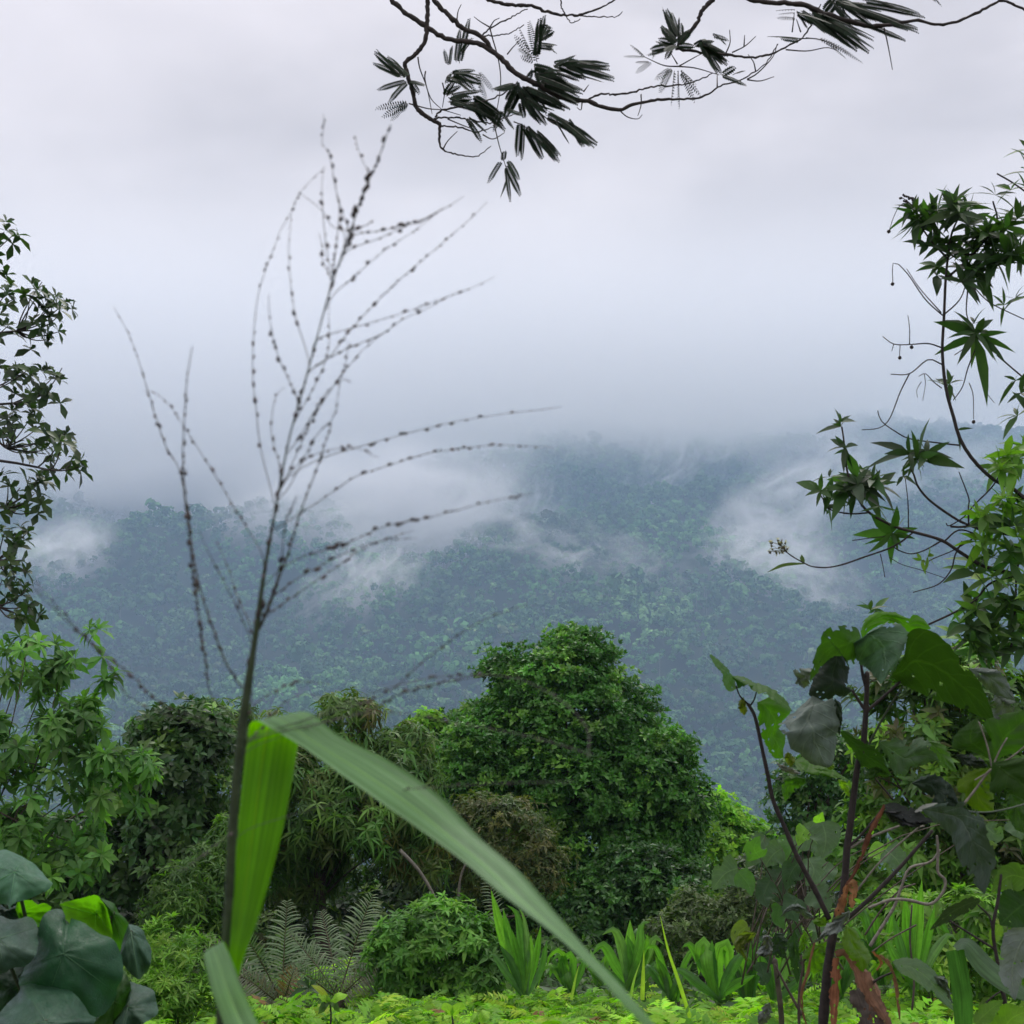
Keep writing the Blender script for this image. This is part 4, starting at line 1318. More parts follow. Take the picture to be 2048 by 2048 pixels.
    C(t, segs(ZB, [((285, 320), (218, 370)), ((285, 325), (235, 430)), ((300, 330), (285, 485)), ((318, 330), (325, 500)), ((330, 330), (395, 470)), ((330, 330), (420, 440)), ((345, 340), (400, 390))]), d, 6, fine=True)
    C(t, fan(ZB, (430, 190), [(500, 340), (545, 300), (530, 240), (460, 270), (400, 210), (480, 190)]), d, 7)
    C(t, segs(ZB, [((480, 165), (550, 185)), ((490, 160), (540, 205)), ((520, 350), (632, 395)), ((530, 345), (580, 315)), ((580, 345), (622, 330)), ((450, 240), (520, 340))]), d, 5)
    C(t, segs(ZB, [((940, 50), (1205, 240)), ((930, 60), (1150, 230)), ((960, 60), (1225, 185)), ((890, 50), (1050, 170)), ((900, 60), (1000, 150)), ((870, 60), (960, 110)), ((1000, 90), (1160, 180))]), d, 6.5)
    C(t, segs(ZB, [((1080, 10), (1465, 78)), ((1090, 20), (1430, 125)), ((1100, 30), (1385, 135)), ((1130, 90), (1375, 185)), ((1200, -10), (1420, 70)), ((1060, 0), (1240, 90)), ((1040, 10), (1150, 110))]), d, 6.5)
    C(t, fan(ZB, (1040, -10), [(1000, 50), (1100, 70), (1180, 60), (1260, 50), (1130, 20)]), d + .1, 6)
    C(t, segs(ZB, [((862, 45), (775, 50)), ((862, 85), (782, 85)), ((862, 60), (790, 66))]), d, 3.5, fine=True)
    C(t, segs(ZB, [((895, 180), (738, 170)), ((880, 190), (800, 180))]), d, 4.5)
    C(t, segs(ZB, [((915, 175), (1010, 195)), ((1000, 190), (1175, 290)), ((1010, 200), (1100, 272)), ((980, 180), (1120, 250))]), d + .1, 4.2, stalk=ZB([(890, 180), (960, 180), (1010, 195)]), fine=True)
    C(t, segs(ZB, [((1500, -30), (1545, 25)), ((1480, -35), (1520, 5))]), d, 4, stalk=ZB([(1440, -60), (1480, -35), (1500, -30)]))


feathery_tree()


# ------------------------------------------------------------------ the dark tree reaching in at the left edge
def left_tree():
    d = 6.2
    b = base_of(-190, d)
    t = thing('broadleaf_tree', b, 'dark glossy broad-leaved tree reaching in along the left edge against the clouds', 'tree')
    tk = MB()
    stem = smooth_path([b, P(-170, 700, d), P(-120, 450, d), P(-60, 260, d), P(-20, 190, d)], 16)
    tube(tk, stem, [0.06, 0.045, 0.03, 0.012], 8, lump=0.04)
    tk.build('trunk', M_BARK, t)
    # a limb with its spray of leaf rosettes: limb end, then rosette centres
    spr = [
        ((-60, 280), [(4, 232), (-6, 250), (12, 236)]),
        ((-50, 330), [(6, 292), (0, 270), (12, 300), (-8, 310)]),
        ((-50, 350), [(42, 282), (56, 296), (48, 304), (66, 302), (38, 312), (52, 318), (58, 332), (46, 340), (34, 338), (30, 296), (40, 292), (60, 314), (32, 322)]),
        ((-40, 360), [(0, 318), (8, 326), (-4, 340)]),
        ((-50, 400), [(10, 366), (18, 372), (28, 370), (0, 372)]),
        ((-50, 410), [(62, 368), (54, 376), (48, 388), (44, 394), (28, 396), (20, 404), (12, 390), (52, 396)]),
        ((-50, 450), [(8, 416), (18, 424), (30, 418), (38, 428), (24, 440), (10, 436), (40, 442), (48, 436), (0, 428), (30, 452), (46, 454), (54, 446)]),
        ((-40, 480), [(74, 462), (82, 466), (62, 440), (66, 434)]),
        ((-50, 520), [(44, 476), (52, 470), (36, 482), (20, 488), (8, 480), (28, 500), (14, 506), (4, 512), (40, 508), (34, 494)]),
        ((-40, 560), [(4, 534), (14, 542), (22, 540), (10, 556), (22, 560), (4, 566), (26, 534)]),
        ((-50, 590), [(16, 590), (28, 588), (8, 600), (30, 606), (20, 618), (12, 612), (34, 616), (2, 580)]),
    ]
    for (lx, ly), rs in spr:
        lm = MB()
        cr = MB()
        a = P(lx, ly, d)
        k = int(np.argmin(np.linalg.norm(stem - a, axis=1)))
        hub = P(*(np.mean(rs, 0) * 0.7 + np.array((lx, ly)) * 0.3 + (0, 8)), d)
        tube(lm, limb_path(stem[k], hub, 8, 0.06), [0.011, 0.008, 0.005], 6, (0.05, 0.035, 0.03))
        T, A = [], []
        for (x, y) in rs:
            p = P(x, y, d + 0.12 * rng.standard_normal())
            tube(lm, limb_path(hub, p, 7, -0.08), [0.004, 0.003, 0.002], 5, (0.06, 0.035, 0.03))
            for _ in range(2):
                T.append(p + 0.022 * rng.standard_normal(3))
                A.append(unit((p - hub)) * 0.8 + np.array((0.15, -0.2, 0.55)) + 0.4 * rng.standard_normal(3))
        tufts(cr, np.array(T), np.array(A), 7, 0.062, 0.0150, [((0.030, 0.060, 0.022), 3), ((0.045, 0.085, 0.026), 2), ((0.022, 0.045, 0.02), 2)], th=(20, 105), nseg=3, prof='obov', zdroop=0.1)
        lm.build('limb', M_DARKBARK, t)
        cr.build('foliage', M_GLOSS, t)


left_tree()


# ------------------------------------------------------------------ the willow-leaved shrub at the right edge
def willow_shrub():
    d = 4.6
    b = base_of(1075, d)
    t = thing('willow_leaved_shrub', b, 'tall sparse shrub with dark lance-shaped leaves on bare arching stems at the right edge', 'shrub')

    def stem(pts, r, dd=d):
        mb = MB()
        px_tube(mb, pts, dd, r, 7, col=(0.03, 0.02, 0.02), n=5 * len(pts), lump=0.04)
        return mb.build('stem', M_DARKBARK, t)

    def twig(pts, r=(0.8, 0.45)):
        mb = MB()
        px_tube(mb, pts, d, r, 5, col=(0.04, 0.03, 0.03))
        return mb.build('twig', M_DARKBARK, t)

    def spray(lst, k=7, L=29, W=3.0, cols=None, up=0.7, mat=None, n=1, th=(25, 110)):
        """Rosettes at pixel places; L, W in pixels."""
        mb = MB()
        T, A = [], []
        for q in lst:
            for _ in range(n):
                dd = d + 0.06 * rng.standard_normal()
                T.append(P(q[0] + 1.5 * rng.standard_normal(), q[1] + 1.5 * rng.standard_normal(), dd))
                A.append(np.array((0.25 * rng.standard_normal(), -0.35, up)) + 0.42 * rng.standard_normal(3))
        s = d / F
        tufts(mb, np.array(T), np.array(A), k, 1.15 * L * s, 1.12 * W * s, cols or [((0.035, 0.075, 0.026), 3), ((0.050, 0.105, 0.032), 2), ((0.028, 0.055, 0.024), 2)], th=th, nseg=4, prof='lance', zdroop=0.14, droop=0.12, Lvar=0.22)
        return mb.build('foliage', mat or M_TREE, t)

    # the tall main stem
    px_end = Z2([(1932, 1880), (1820, 1812), (1740, 1735), (1690, 1655), (1668, 1580), (1640, 1480), (1627, 1380), (1624, 1300), (1630, 1200), (1636, 1060), (1645, 970)])
    low = [(1075, 960), (1072, 760), (1060, 560)]
    mb = MB()
    path = px_path(low + px_end, d, 70)
    tube(mb, path, np.interp(np.linspace(0, 1, 70), [0, 0.45, 0.7, 1], [0.014, 0.0085, 0.0062, 0.004]), 8, (0.03, 0.02, 0.02), 0.03)
    mb.build('stem', M_DARKBARK, t)
    top = Z2([(1645, 970), (1660, 880), (1690, 810)])
    stem(top, (1.3, 0.8))
    stem(Z2([(1645, 975), (1590, 920), (1540, 850)]), (1.1, 0.7))
    stem(Z2([(1640, 1050), (1720, 980), (1790, 900), (1830, 830), (1815, 760)]), (1.2, 0.8))
    stem(Z2([(1700, 960), (1800, 960), (1900, 980), (1990, 1000)]), (1.0, 0.8))
    spray(Z2([(1510, 800), (1530, 830), (1570, 810), (1600, 800), (1560, 850)]), 8, 25, 3.0, n=2)
    spray(Z2([(1680, 770), (1690, 800), (1720, 790), (1660, 790)]), 8, 27, 3.6, n=2)
    spray(Z2([(1720, 850), (1760, 900), (1790, 920), (1740, 940), (1800, 880)]), 8, 29, 3.8, n=2)
    spray(Z2([(1640, 920), (1600, 930), (1680, 950), (1570, 920)]), 7, 25, 3.4, n=1)
    spray(Z2([(1740, 1010), (1790, 1010), (1820, 990), (1760, 1040), (1700, 1020), (1690, 1060)]), 7, 26, 3.4, n=2)
    spray(Z2([(1860, 860), (1900, 830), (1880, 950), (1920, 960), (1840, 900)]), 8, 27, 3.4, n=2)
    spray(Z2([(1820, 740), (1890, 720), (1932, 700)]), 6, 25, 2.8)
    spray(Z2([(1940, 600), (1950, 560), (1945, 640)]), 6, 24, 4)
    spray(Z2([(1600, 1010), (1600, 1045)]), 5, 19, 3)
    spray(Z2([(1740, 1255), (1755, 1270)]), 9, 40, 4.2, up=0.2, th=(70, 120))
    spray(Z2([(1750, 1215)]), 4, 20, 2.4, up=1)
    spray(Z2([(1655, 1450), (1640, 1465)]), 5, 17, 2.6, up=1.0)
    spray(Z2([(1680, 1625)]), 3, 16, 1.6)
    spray(Z2([(1900, 1440), (1925, 1480)]), 5, 22, 2.6)
    spray(Z2([(1900, 1130), (1860, 1150)]), 5, 22, 2.0)
    spray(Z2([(1900, 1570), (1940, 1560)]), 6, 24, 3.4)
    twig(Z2([(1760, 1290), (1720, 1390), (1700, 1460), (1665, 1510)]))
    twig(Z2([(1720, 1090), (1715, 1180), (1735, 1240)]))
    twig(Z2([(1625, 1190), (1560, 1130), (1490, 1030), (1440, 990), (1437, 1070)]), (0.7, 0.4))
    twig(Z2([(1620, 1180), (1540, 1090), (1490, 1015)]), (0.6, 0.35))
    twig(Z2([(1628, 1190), (1690, 1130), (1720, 1050)]), (0.8, 0.5))
    twig(Z2([(1622, 1312), (1570, 1296), (1500, 1300), (1440, 1298), (1400, 1270)]))
    twig(Z2([(1560, 850), (1525, 800), (1500, 765), (1470, 745)]), (0.5, 0.35))
    twig(Z2([(1515, 790), (1512, 765), (1505, 745)]), (0.45, 0.3))
    twig(Z2([(1500, 765), (1465, 775), (1440, 820), (1422, 874)]), (0.45, 0.3))
    twig(Z2([(1500, 1300), (1500, 1240), (1494, 1190)]), (0.55, 0.35))
    twig(Z2([(1465, 1300), (1462, 1345)]), (0.5, 0.3))
    twig(Z2([(1440, 1300), (1433, 1325)]), (0.5, 0.3))
    twig(Z2([(1622, 1375), (1570, 1357), (1500, 1410), (1430, 1412)]), (0.75, 0.5))
    twig(Z2([(1500, 1410), (1465, 1480), (1425, 1580), (1385, 1615), (1320, 1622)]), (0.7, 0.45))
    twig(Z2([(1622, 1465), (1590, 1440), (1560, 1410), (1535, 1420)]), (0.6, 0.35))
    twig(Z2([(1556, 1412), (1560, 1450), (1550, 1510)]), (0.4, 0.25))
    twig(Z2([(1545, 1440), (1528, 1470), (1530, 1500)]), (0.4, 0.25))
    twig(Z2([(1765, 1370), (1785, 1440), (1790, 1480), (1820, 1520)]), (0.4, 0.3))
    twig(Z2([(1725, 1445), (1740, 1490), (1742, 1580)]), (0.5, 0.35))
    twig(Z2([(1830, 1340), (1900, 1400), (1960, 1450)]), (0.8, 0.8))
    twig(Z2([(1690, 1680), (1600, 1670), (1500, 1655), (1450, 1630), (1395, 1590), (1380, 1550)]), (0.9, 0.5))
    twig(Z2([(1635, 1230), (1700, 1260), (1745, 1260)]), (0.7, 0.5))
    twig(Z2([(1670, 1340), (1705, 1315), (1745, 1275)]), (0.5, 0.4))
    twig(Z2([(1740, 1080), (1800, 1140), (1900, 1190), (1990, 1230)]), (0.6, 0.5))
    twig(Z2([(1830, 655), (1890, 690), (1960, 740)]), (0.8, 0.8))
    # lower stems
    R_ = ZR
    stem([(1075, 640), (1060, 545)] + R_([(1640, 1080), (1450, 1078), (1270, 1102), (1190, 1100)]), (2.2, 1.6, 1.1))
    stem(R_([(1560, 1150), (1400, 1125), (1270, 1078), (1170, 1020), (1050, 930), (985, 850), (960, 780), (940, 740)]), (1.6, 1.3, 1.2, 0.9))
    stem([(1072, 680), (1040, 590)] + R_([(1590, 1400), (1400, 1350), (1250, 1262), (1130, 1185), (960, 1135), (820, 1092), (670, 1005), (600, 900), (550, 780), (530, 660), (522, 560), (510, 480)]), (2.4, 2.0, 1.8, 1.5, 1.3, 0.8))
    stem(R_([(670, 1015), (560, 1020), (440, 995), (400, 940), (375, 900)]), (0.9, 0.6))
    stem(R_([(1130, 1190), (1020, 1250), (940, 1270), (870, 1250), (830, 1225)]), (0.8, 0.6))
    stem(R_([(950, 1140), (880, 1195), (800, 1238), (650, 1290), (520, 1335), (420, 1355), (330, 1350), (280, 1330), (200, 1285), (150, 1245)]), (0.9, 0.9, 0.8, 0.6))
    stem(R_([(1260, 1190), (1215, 1280), (1190, 1370), (1110, 1460), (955, 1510)]), (0.9, 0.7, 0.5))
    stem(R_([(1320, 1180), (1200, 1250), (1080, 1300), (1030, 1330)]), (0.7, 0.5))
    stem(R_([(1500, 770), (1440, 860), (1340, 960), (1270, 1040), (1180, 1095), (1160, 1080)]), (0.8, 0.7, 0.6))
    stem(R_([(1300, 1085), (1298, 980), (1300, 920), (1240, 760)]), (0.9, 0.5))
    stem(R_([(925, 1110), (922, 950), (905, 800)]), (0.7, 0.4))
    stem(R_([(1150, 1190), (1250, 1120), (1420, 1180), (1640, 1240)]), (0.8, 0.8))
    stem(R_([(1050, 1710), (1200, 1640), (1340, 1560), (1440, 1450), (1640, 1400)]), (1.0, 1.0))
    stem(R_([(1560, 1900), (1590, 1600), (1600, 1380), (1640, 1250)]), (1.2, 1.0))
    twig(R_([(750, 1270), (765, 1340), (778, 1415)]), (0.5, 0.4))
    twig(R_([(805, 1290), (880, 1335), (1000, 1370), (1150, 1420)]), (0.4, 0.35))
    twig(R_([(575, 1187), (700, 1170), (800, 1160)]), (0.5, 0.4))
    spray(R_([(510, 450), (515, 480)]), 5, 17, 2.6, up=1.2, th=(10, 80))
    spray(R_([(520, 600), (540, 620)]), 4, 20, 2.6, up=-0.2)
    spray(R_([(375, 880), (390, 900)]), 6, 27, 3.8, up=0.9)
    spray(R_([(440, 850), (440, 800)]), 4, 18, 2.4, up=1)
    spray(R_([(540, 870), (600, 830), (580, 860)]), 8, 27, 4.6, n=2, up=0.4)
    spray(R_([(660, 820), (720, 800), (700, 860), (740, 850), (650, 870)]), 8, 26, 3.8, n=1, up=0.7)
    spray(R_([(410, 960), (730, 950)]), 3, 22, 3.6, up=-0.6)
    spray(R_([(940, 660), (960, 680), (1000, 650), (1040, 650)]), 7, 30, 3.6, up=0.7)
    spray(R_([(885, 780)]), 5, 14, 2)
    spray(R_([(830, 1130), (820, 1150)]), 7, 29, 4.2, up=0.3, th=(30, 125), cols=[((0.05, 0.12, 0.03), 1)])
    spray(R_([(1030, 1310), (1060, 1300)]), 4, 12, 2, cols=[((0.12, 0.22, 0.04), 1)])
    br = [((0.10, 0.22, 0.035), 3), ((0.15, 0.30, 0.04), 3), ((0.07, 0.15, 0.03), 1)]
    spray(R_([(1500, 720), (1560, 660), (1620, 680), (1600, 740), (1480, 740), (1640, 620)]), 7, 24, 3.4, n=2, cols=br)
    spray(R_([(1350, 1010), (1400, 1020), (1500, 930), (1560, 960), (1600, 930), (1640, 1000), (1540, 1020), (1380, 1060)]), 7, 17, 3.6, n=2, cols=br)
    spray(R_([(1340, 1200), (1400, 1180), (1440, 1200), (1390, 1230)]), 6, 22, 3.2, n=1, cols=br)
    mid = [((0.06, 0.14, 0.035), 3), ((0.095, 0.20, 0.04), 2), ((0.04, 0.085, 0.028), 2), ((0.15, 0.29, 0.04), 1)]
    spray(R_([(1560, 1100), (1600, 1160), (1520, 1140), (1640, 1060), (1640, 1180)]), 7, 27, 4.2, n=1, cols=mid)
    spray(R_([(1300, 1350), (1340, 1380), (1400, 1330), (1470, 1290), (1540, 1330), (1600, 1300), (1640, 1380), (1560, 1250)]), 7, 27, 3.4, n=1, cols=mid)
    spray(R_([(1380, 1440), (1440, 1420), (1500, 1430), (1560, 1460), (1620, 1440)]), 6, 27, 3.0, n=1, cols=mid)
    spray(R_([(1310, 1580), (1340, 1620), (1390, 1560), (1470, 1520), (1540, 1580), (1600, 1540), (1640, 1640), (1500, 1640)]), 7, 28, 4.2, n=1, cols=mid)
    spray(R_([(1240, 1700), (1300, 1730), (1380, 1760), (1430, 1740), (1500, 1720), (1560, 1760), (1620, 1720), (1420, 1820), (1540, 1860), (1640, 1860), (1330, 1830)]), 7, 28, 4.0, n=1, cols=mid)
    spray(R_([(1260, 1800), (1350, 1880), (1460, 1900), (1590, 1680), (1690, 1500), (1700, 1700), (1690, 1250), (1690, 1000)]), 8, 28, 4.0, n=1, cols=mid)
    spray(R_([(700, 1610), (720, 1630)]), 5, 20, 2.4, cols=mid)
    # seed capsules and the one flower head
    def capsules(lst, name, r, n, mat, col):
        mb = MB()
        for q in lst:
            c = P(*q, d)
            for _ in range(n):
                v = 0.007 * rng.standard_normal(3) * (n > 2)
                blob(mb, c + v, r, col)
        return mb.build(name, mat, t)
    capsules(Z2([(1508, 1310), (1463, 1350), (1436, 1072), (1422, 874), (1742, 1592)]), 'seed_capsules', 0.006, 2, M_SEED, (0.03, 0.022, 0.02))
    capsules(Z2([(1470, 745), (1490, 760), (1505, 745)]), 'seed_capsules', 0.004, 5, M_SEED, (0.035, 0.028, 0.025))
    fh = MB()
    s = d / F
    c = P(*R_([(112, 1215)])[0], d)
    for _ in range(26):
        v = np.array((rng.uniform(-9, 9), rng.uniform(-6, 6), rng.uniform(-8, 8))) * s
        p = c + v
        tube(fh, limb_path(P(*R_([(165, 1255)])[0], d), p, 4, 0.05), 0.0006, 4, (0.14, 0.15, 0.08))
        m = int(rng.integers(7, 11))
        tufts(fh, p[None], (v / np.linalg.norm(v) + (0, 0, 0.5))[None], m, 0.011, 0.0014, [((0.55, 0.52, 0.42), 3)] if rng.random() < 0.6 else [((0.13, 0.11, 0.08), 1)], th=(5, 60), nseg=1)
        blob(fh, p - (0, 0, 0.003), 0.0034, (0.10, 0.10, 0.06))
    fh.build('flower_head', leaf_mat('dry petal', 0.2, 0.7, 0.2), t)
    for pts, w in ((R_([(280, 1330), (150, 1340), (45, 1385)]), 1.7), (R_([(275, 1330), (262, 1300), (260, 1275)]), 2.2)):
        m2 = MB()
        blade(m2, pts, d, [0.6, w, w, 0.2], roll=25, n=10, col=(0.07, 0.10, 0.05))
        m2.build('leaf', M_TREE, t)


def blob(mb, c, r, col, n=6, m=8, squash=1.0):
    th = np.linspace(0, math.pi, n)[:, None]
    ph = np.linspace(0, 2 * math.pi, m, endpoint=False)[None]
    v = np.stack([np.sin(th) * np.cos(ph), np.sin(th) * np.sin(ph), (np.cos(th) + 0 * ph) * squash], -1).reshape(-1, 3) * r
    v = v * (1 + 0.12 * rng.standard_normal((len(v), 1)))
    i, j = np.meshgrid(np.arange(n - 1), np.arange(m), indexing='ij')
    q = np.stack([i * m + j, (i + 1) * m + j, (i + 1) * m + (j + 1) % m, i * m + (j + 1) % m], -1).reshape(-1, 4)
    mb.add(v + c, q, None, col)


willow_shrub()


# ------------------------------------------------------------------ big round leaves at the lower left
def veined_round_mat():
    m = leaf_mat('round veined leaf', 0.24, 0.42, 0.24, bump=0.0, mottle=0.2, back=(0.06, 0.10, 0.07))
    t = m.node_tree
    pb = next(n for n in t.nodes if n.type == 'BSDF_PRINCIPLED')
    la = N(t, 'ShaderNodeAttribute', attribute_name='luv')
    nz = N(t, 'ShaderNodeTexNoise', Scale=5.0, Detail=4.0, Roughness=0.6)
    vo = N(t, 'ShaderNodeTexVoronoi', Scale=11.0, feature='DISTANCE_TO_EDGE')
    t.links.new(la.outputs['Vector'], nz.inputs['Vector'])
    t.links.new(la.outputs['Vector'], vo.inputs['Vector'])
    e = map_range(t, vo.outputs['Distance'], 0.0, 0.09, 0.0, 1.0)
    h = math_node(t, 'ADD', math_node(t, 'MULTIPLY', e, 0.5), nz.outputs[0])
    b = N(t, 'ShaderNodeBump', Strength=0.35, Distance=0.003)
    t.links.new(h, b.inputs['Height'])
    t.links.new(b.outputs[0], pb.inputs['Normal'])
    r = map_range(t, nz.outputs[0], 0.35, 0.65, 0.30, 0.55)
    t.links.new(r, pb.inputs['Roughness'])
    return m


M_RND = veined_round_mat()


def poly_leaf(parent, joint, outline, d, tilt=(0.0, 0.0), bow=0.05, col=(0.03, 0.07, 0.04), mat=None, wave=0.012, veins=5, seed=0, label=None):
    """A round leaf with its own outline; tilt: metres of depth gained per 100 px to the right / down, bow: how far the rim bends away."""
    r_ = np.random.default_rng(seed + 300)
    o = np.array(list(outline) + [outline[0]], float)
    na, nr = 72, 13
    ring = smooth_path(np.concatenate([o[-3:-1], o, o[1:3]]), na * 3)
    k0 = np.argmin(np.linalg.norm(ring - o[0], axis=1)[:na])
    ring = smooth_path(o, na + 1)[:-1]
    ring = ring + 0.25 * r_.standard_normal(ring.shape)
    j = np.array(joint, float)
    t = (np.linspace(0, 1, nr) ** 0.85)[:, None, None]
    px = j + (ring[None] - j) * t
    a = np.linspace(0, 2 * math.pi, na, endpoint=False)[None]
    ph = r_.random(4) * 6.28
    rad = t[..., 0] * np.ones((1, na))
    off = px - j
    dep = d + off[..., 0] * tilt[0] / 100 + off[..., 1] * tilt[1] / 100 + bow * rad ** 2 \
        + wave * rad ** 2 * (np.sin(3 * a + ph[0]) + 0.7 * np.sin(5 * a + ph[1]) + 0.4 * np.sin(8 * a + ph[2])) + 0.0016 * np.sin(rad * 15) * np.cos(6 * a + ph[3])
    pos = CAM + dep[..., None] * (FWD + RIGHT * ((px[..., :1] - 512) / F) + UP * ((512 - px[..., 1:]) / F))
    i, jj = np.meshgrid(np.arange(nr - 1), np.arange(na), indexing='ij')
    q = np.stack([i * na + jj, i * na + (jj + 1) % na, (i + 1) * na + (jj + 1) % na, (i + 1) * na + jj], -1).reshape(-1, 4)
    luv = np.stack([rad * np.cos(a), rad * np.sin(a), rad], -1)
    mb = MB()
    mb.add(pos.reshape(-1, 3), q, None, col, luv.reshape(-1, 3))
    ob = mb.build('leaf', mat or M_RND, parent)
    if label:
        ob['label'] = label
    if veins:
        vb = MB()
        lens = np.linalg.norm(ring - j, axis=1)
        main = int(np.argmax(lens))
        for k in range(veins):
            c = (main + int(round((k - veins // 2) * na / veins * 0.95 + 2 * r_.standard_normal()))) % na
            path = pos[:-1 - int(k != veins // 2) * 3, c] + unit(CAM - pos[0, 0]) * 0.0006
            w = 0.0009 if k == veins // 2 else 0.0006
            tube(vb, path, [w, w * 0.2], 5, np.array(col) * 1.5 + 0.035)
        vb.build('vein', M_STRAP, ob)
    return ob, pos[0, 0]


def edge_leaf(parent, Lp, Rp, d, col, mat=None, tilt=0.0, bow=0.03, wave=0.010, torn=5, n=44, nc=17, label=None, ser=0.5, fold=0.02):
    """A leaf known by its two margins, base to tip. d: depth along it; tilt: how much farther its right margin lies; bow: how far the margins bend away."""
    Lp, Rp = smooth_path(np.array(Lp, float), n), smooth_path(np.array(Rp, float), n)
    v = np.linspace(-1, 1, nc)
    u = np.linspace(0, 1, n)
    jag = ser * rng.standard_normal((n, 2, 2))
    Lp, Rp = Lp + jag[:, 0] * (u * (1 - u) * 4)[:, None], Rp + jag[:, 1] * (u * (1 - u) * 4)[:, None]
    px = Lp[:, None] * ((1 - v) / 2)[None, :, None] + Rp[:, None] * ((1 + v) / 2)[None, :, None]
    dd = np.full(n, d) if np.ndim(d) == 0 else np.interp(u, np.linspace(0, 1, len(d)), d)
    wide = np.linalg.norm(Rp - Lp, axis=1)
    wn = (wide / max(wide.max(), 1e-6))[:, None]
    p1, p2 = rng.random(2) * 6.28
    dep = dd[:, None] + tilt * v[None] * wn + bow * v[None] ** 2 * wn - fold * np.abs(v)[None] * wn \
        + wave * wn * (np.sin(9 * u[:, None] + p1 + 1.5 * v[None]) * np.abs(v)[None] + 0.5 * np.sin(19 * u[:, None] - 7 * np.abs(v)[None] + p2) * 0.5)
    pos = CAM + dep[..., None] * (FWD + RIGHT * ((px[..., :1] - 512) / F) + UP * ((512 - px[..., 1:]) / F))
    i, j = np.meshgrid(np.arange(n - 1), np.arange(nc - 1), indexing='ij')
    q = np.stack([i * nc + j, i * nc + j + 1, (i + 1) * nc + j + 1, (i + 1) * nc + j], -1)
    keep = np.ones((n - 1, nc - 1), bool)
    for _ in range(torn):
        a, e, dep_ = int(rng.integers(3, n - 3)), rng.random() < 0.5, int(rng.integers(1, 4))
        for x_ in range(dep_):
            keep[max(0, a - 1):a + 1 + int(rng.integers(0, 2)), (x_ if e else nc - 2 - x_)] = False
    for _ in range(torn // 2):
        keep[int(rng.integers(5, n - 5)), int(rng.integers(2, nc - 3))] = False
    luv = np.stack([np.repeat(u[:, None], nc, 1), np.repeat(v[None], n, 0), np.full((n, nc), rng.random())], -1)
    mb = MB()
    mb.add(pos.reshape(-1, 3), q[keep], None, col, luv.reshape(-1, 3))
    o = mb.build('leaf', mat or M_BIG, parent)
    if label:
        o['label'] = label
    return o


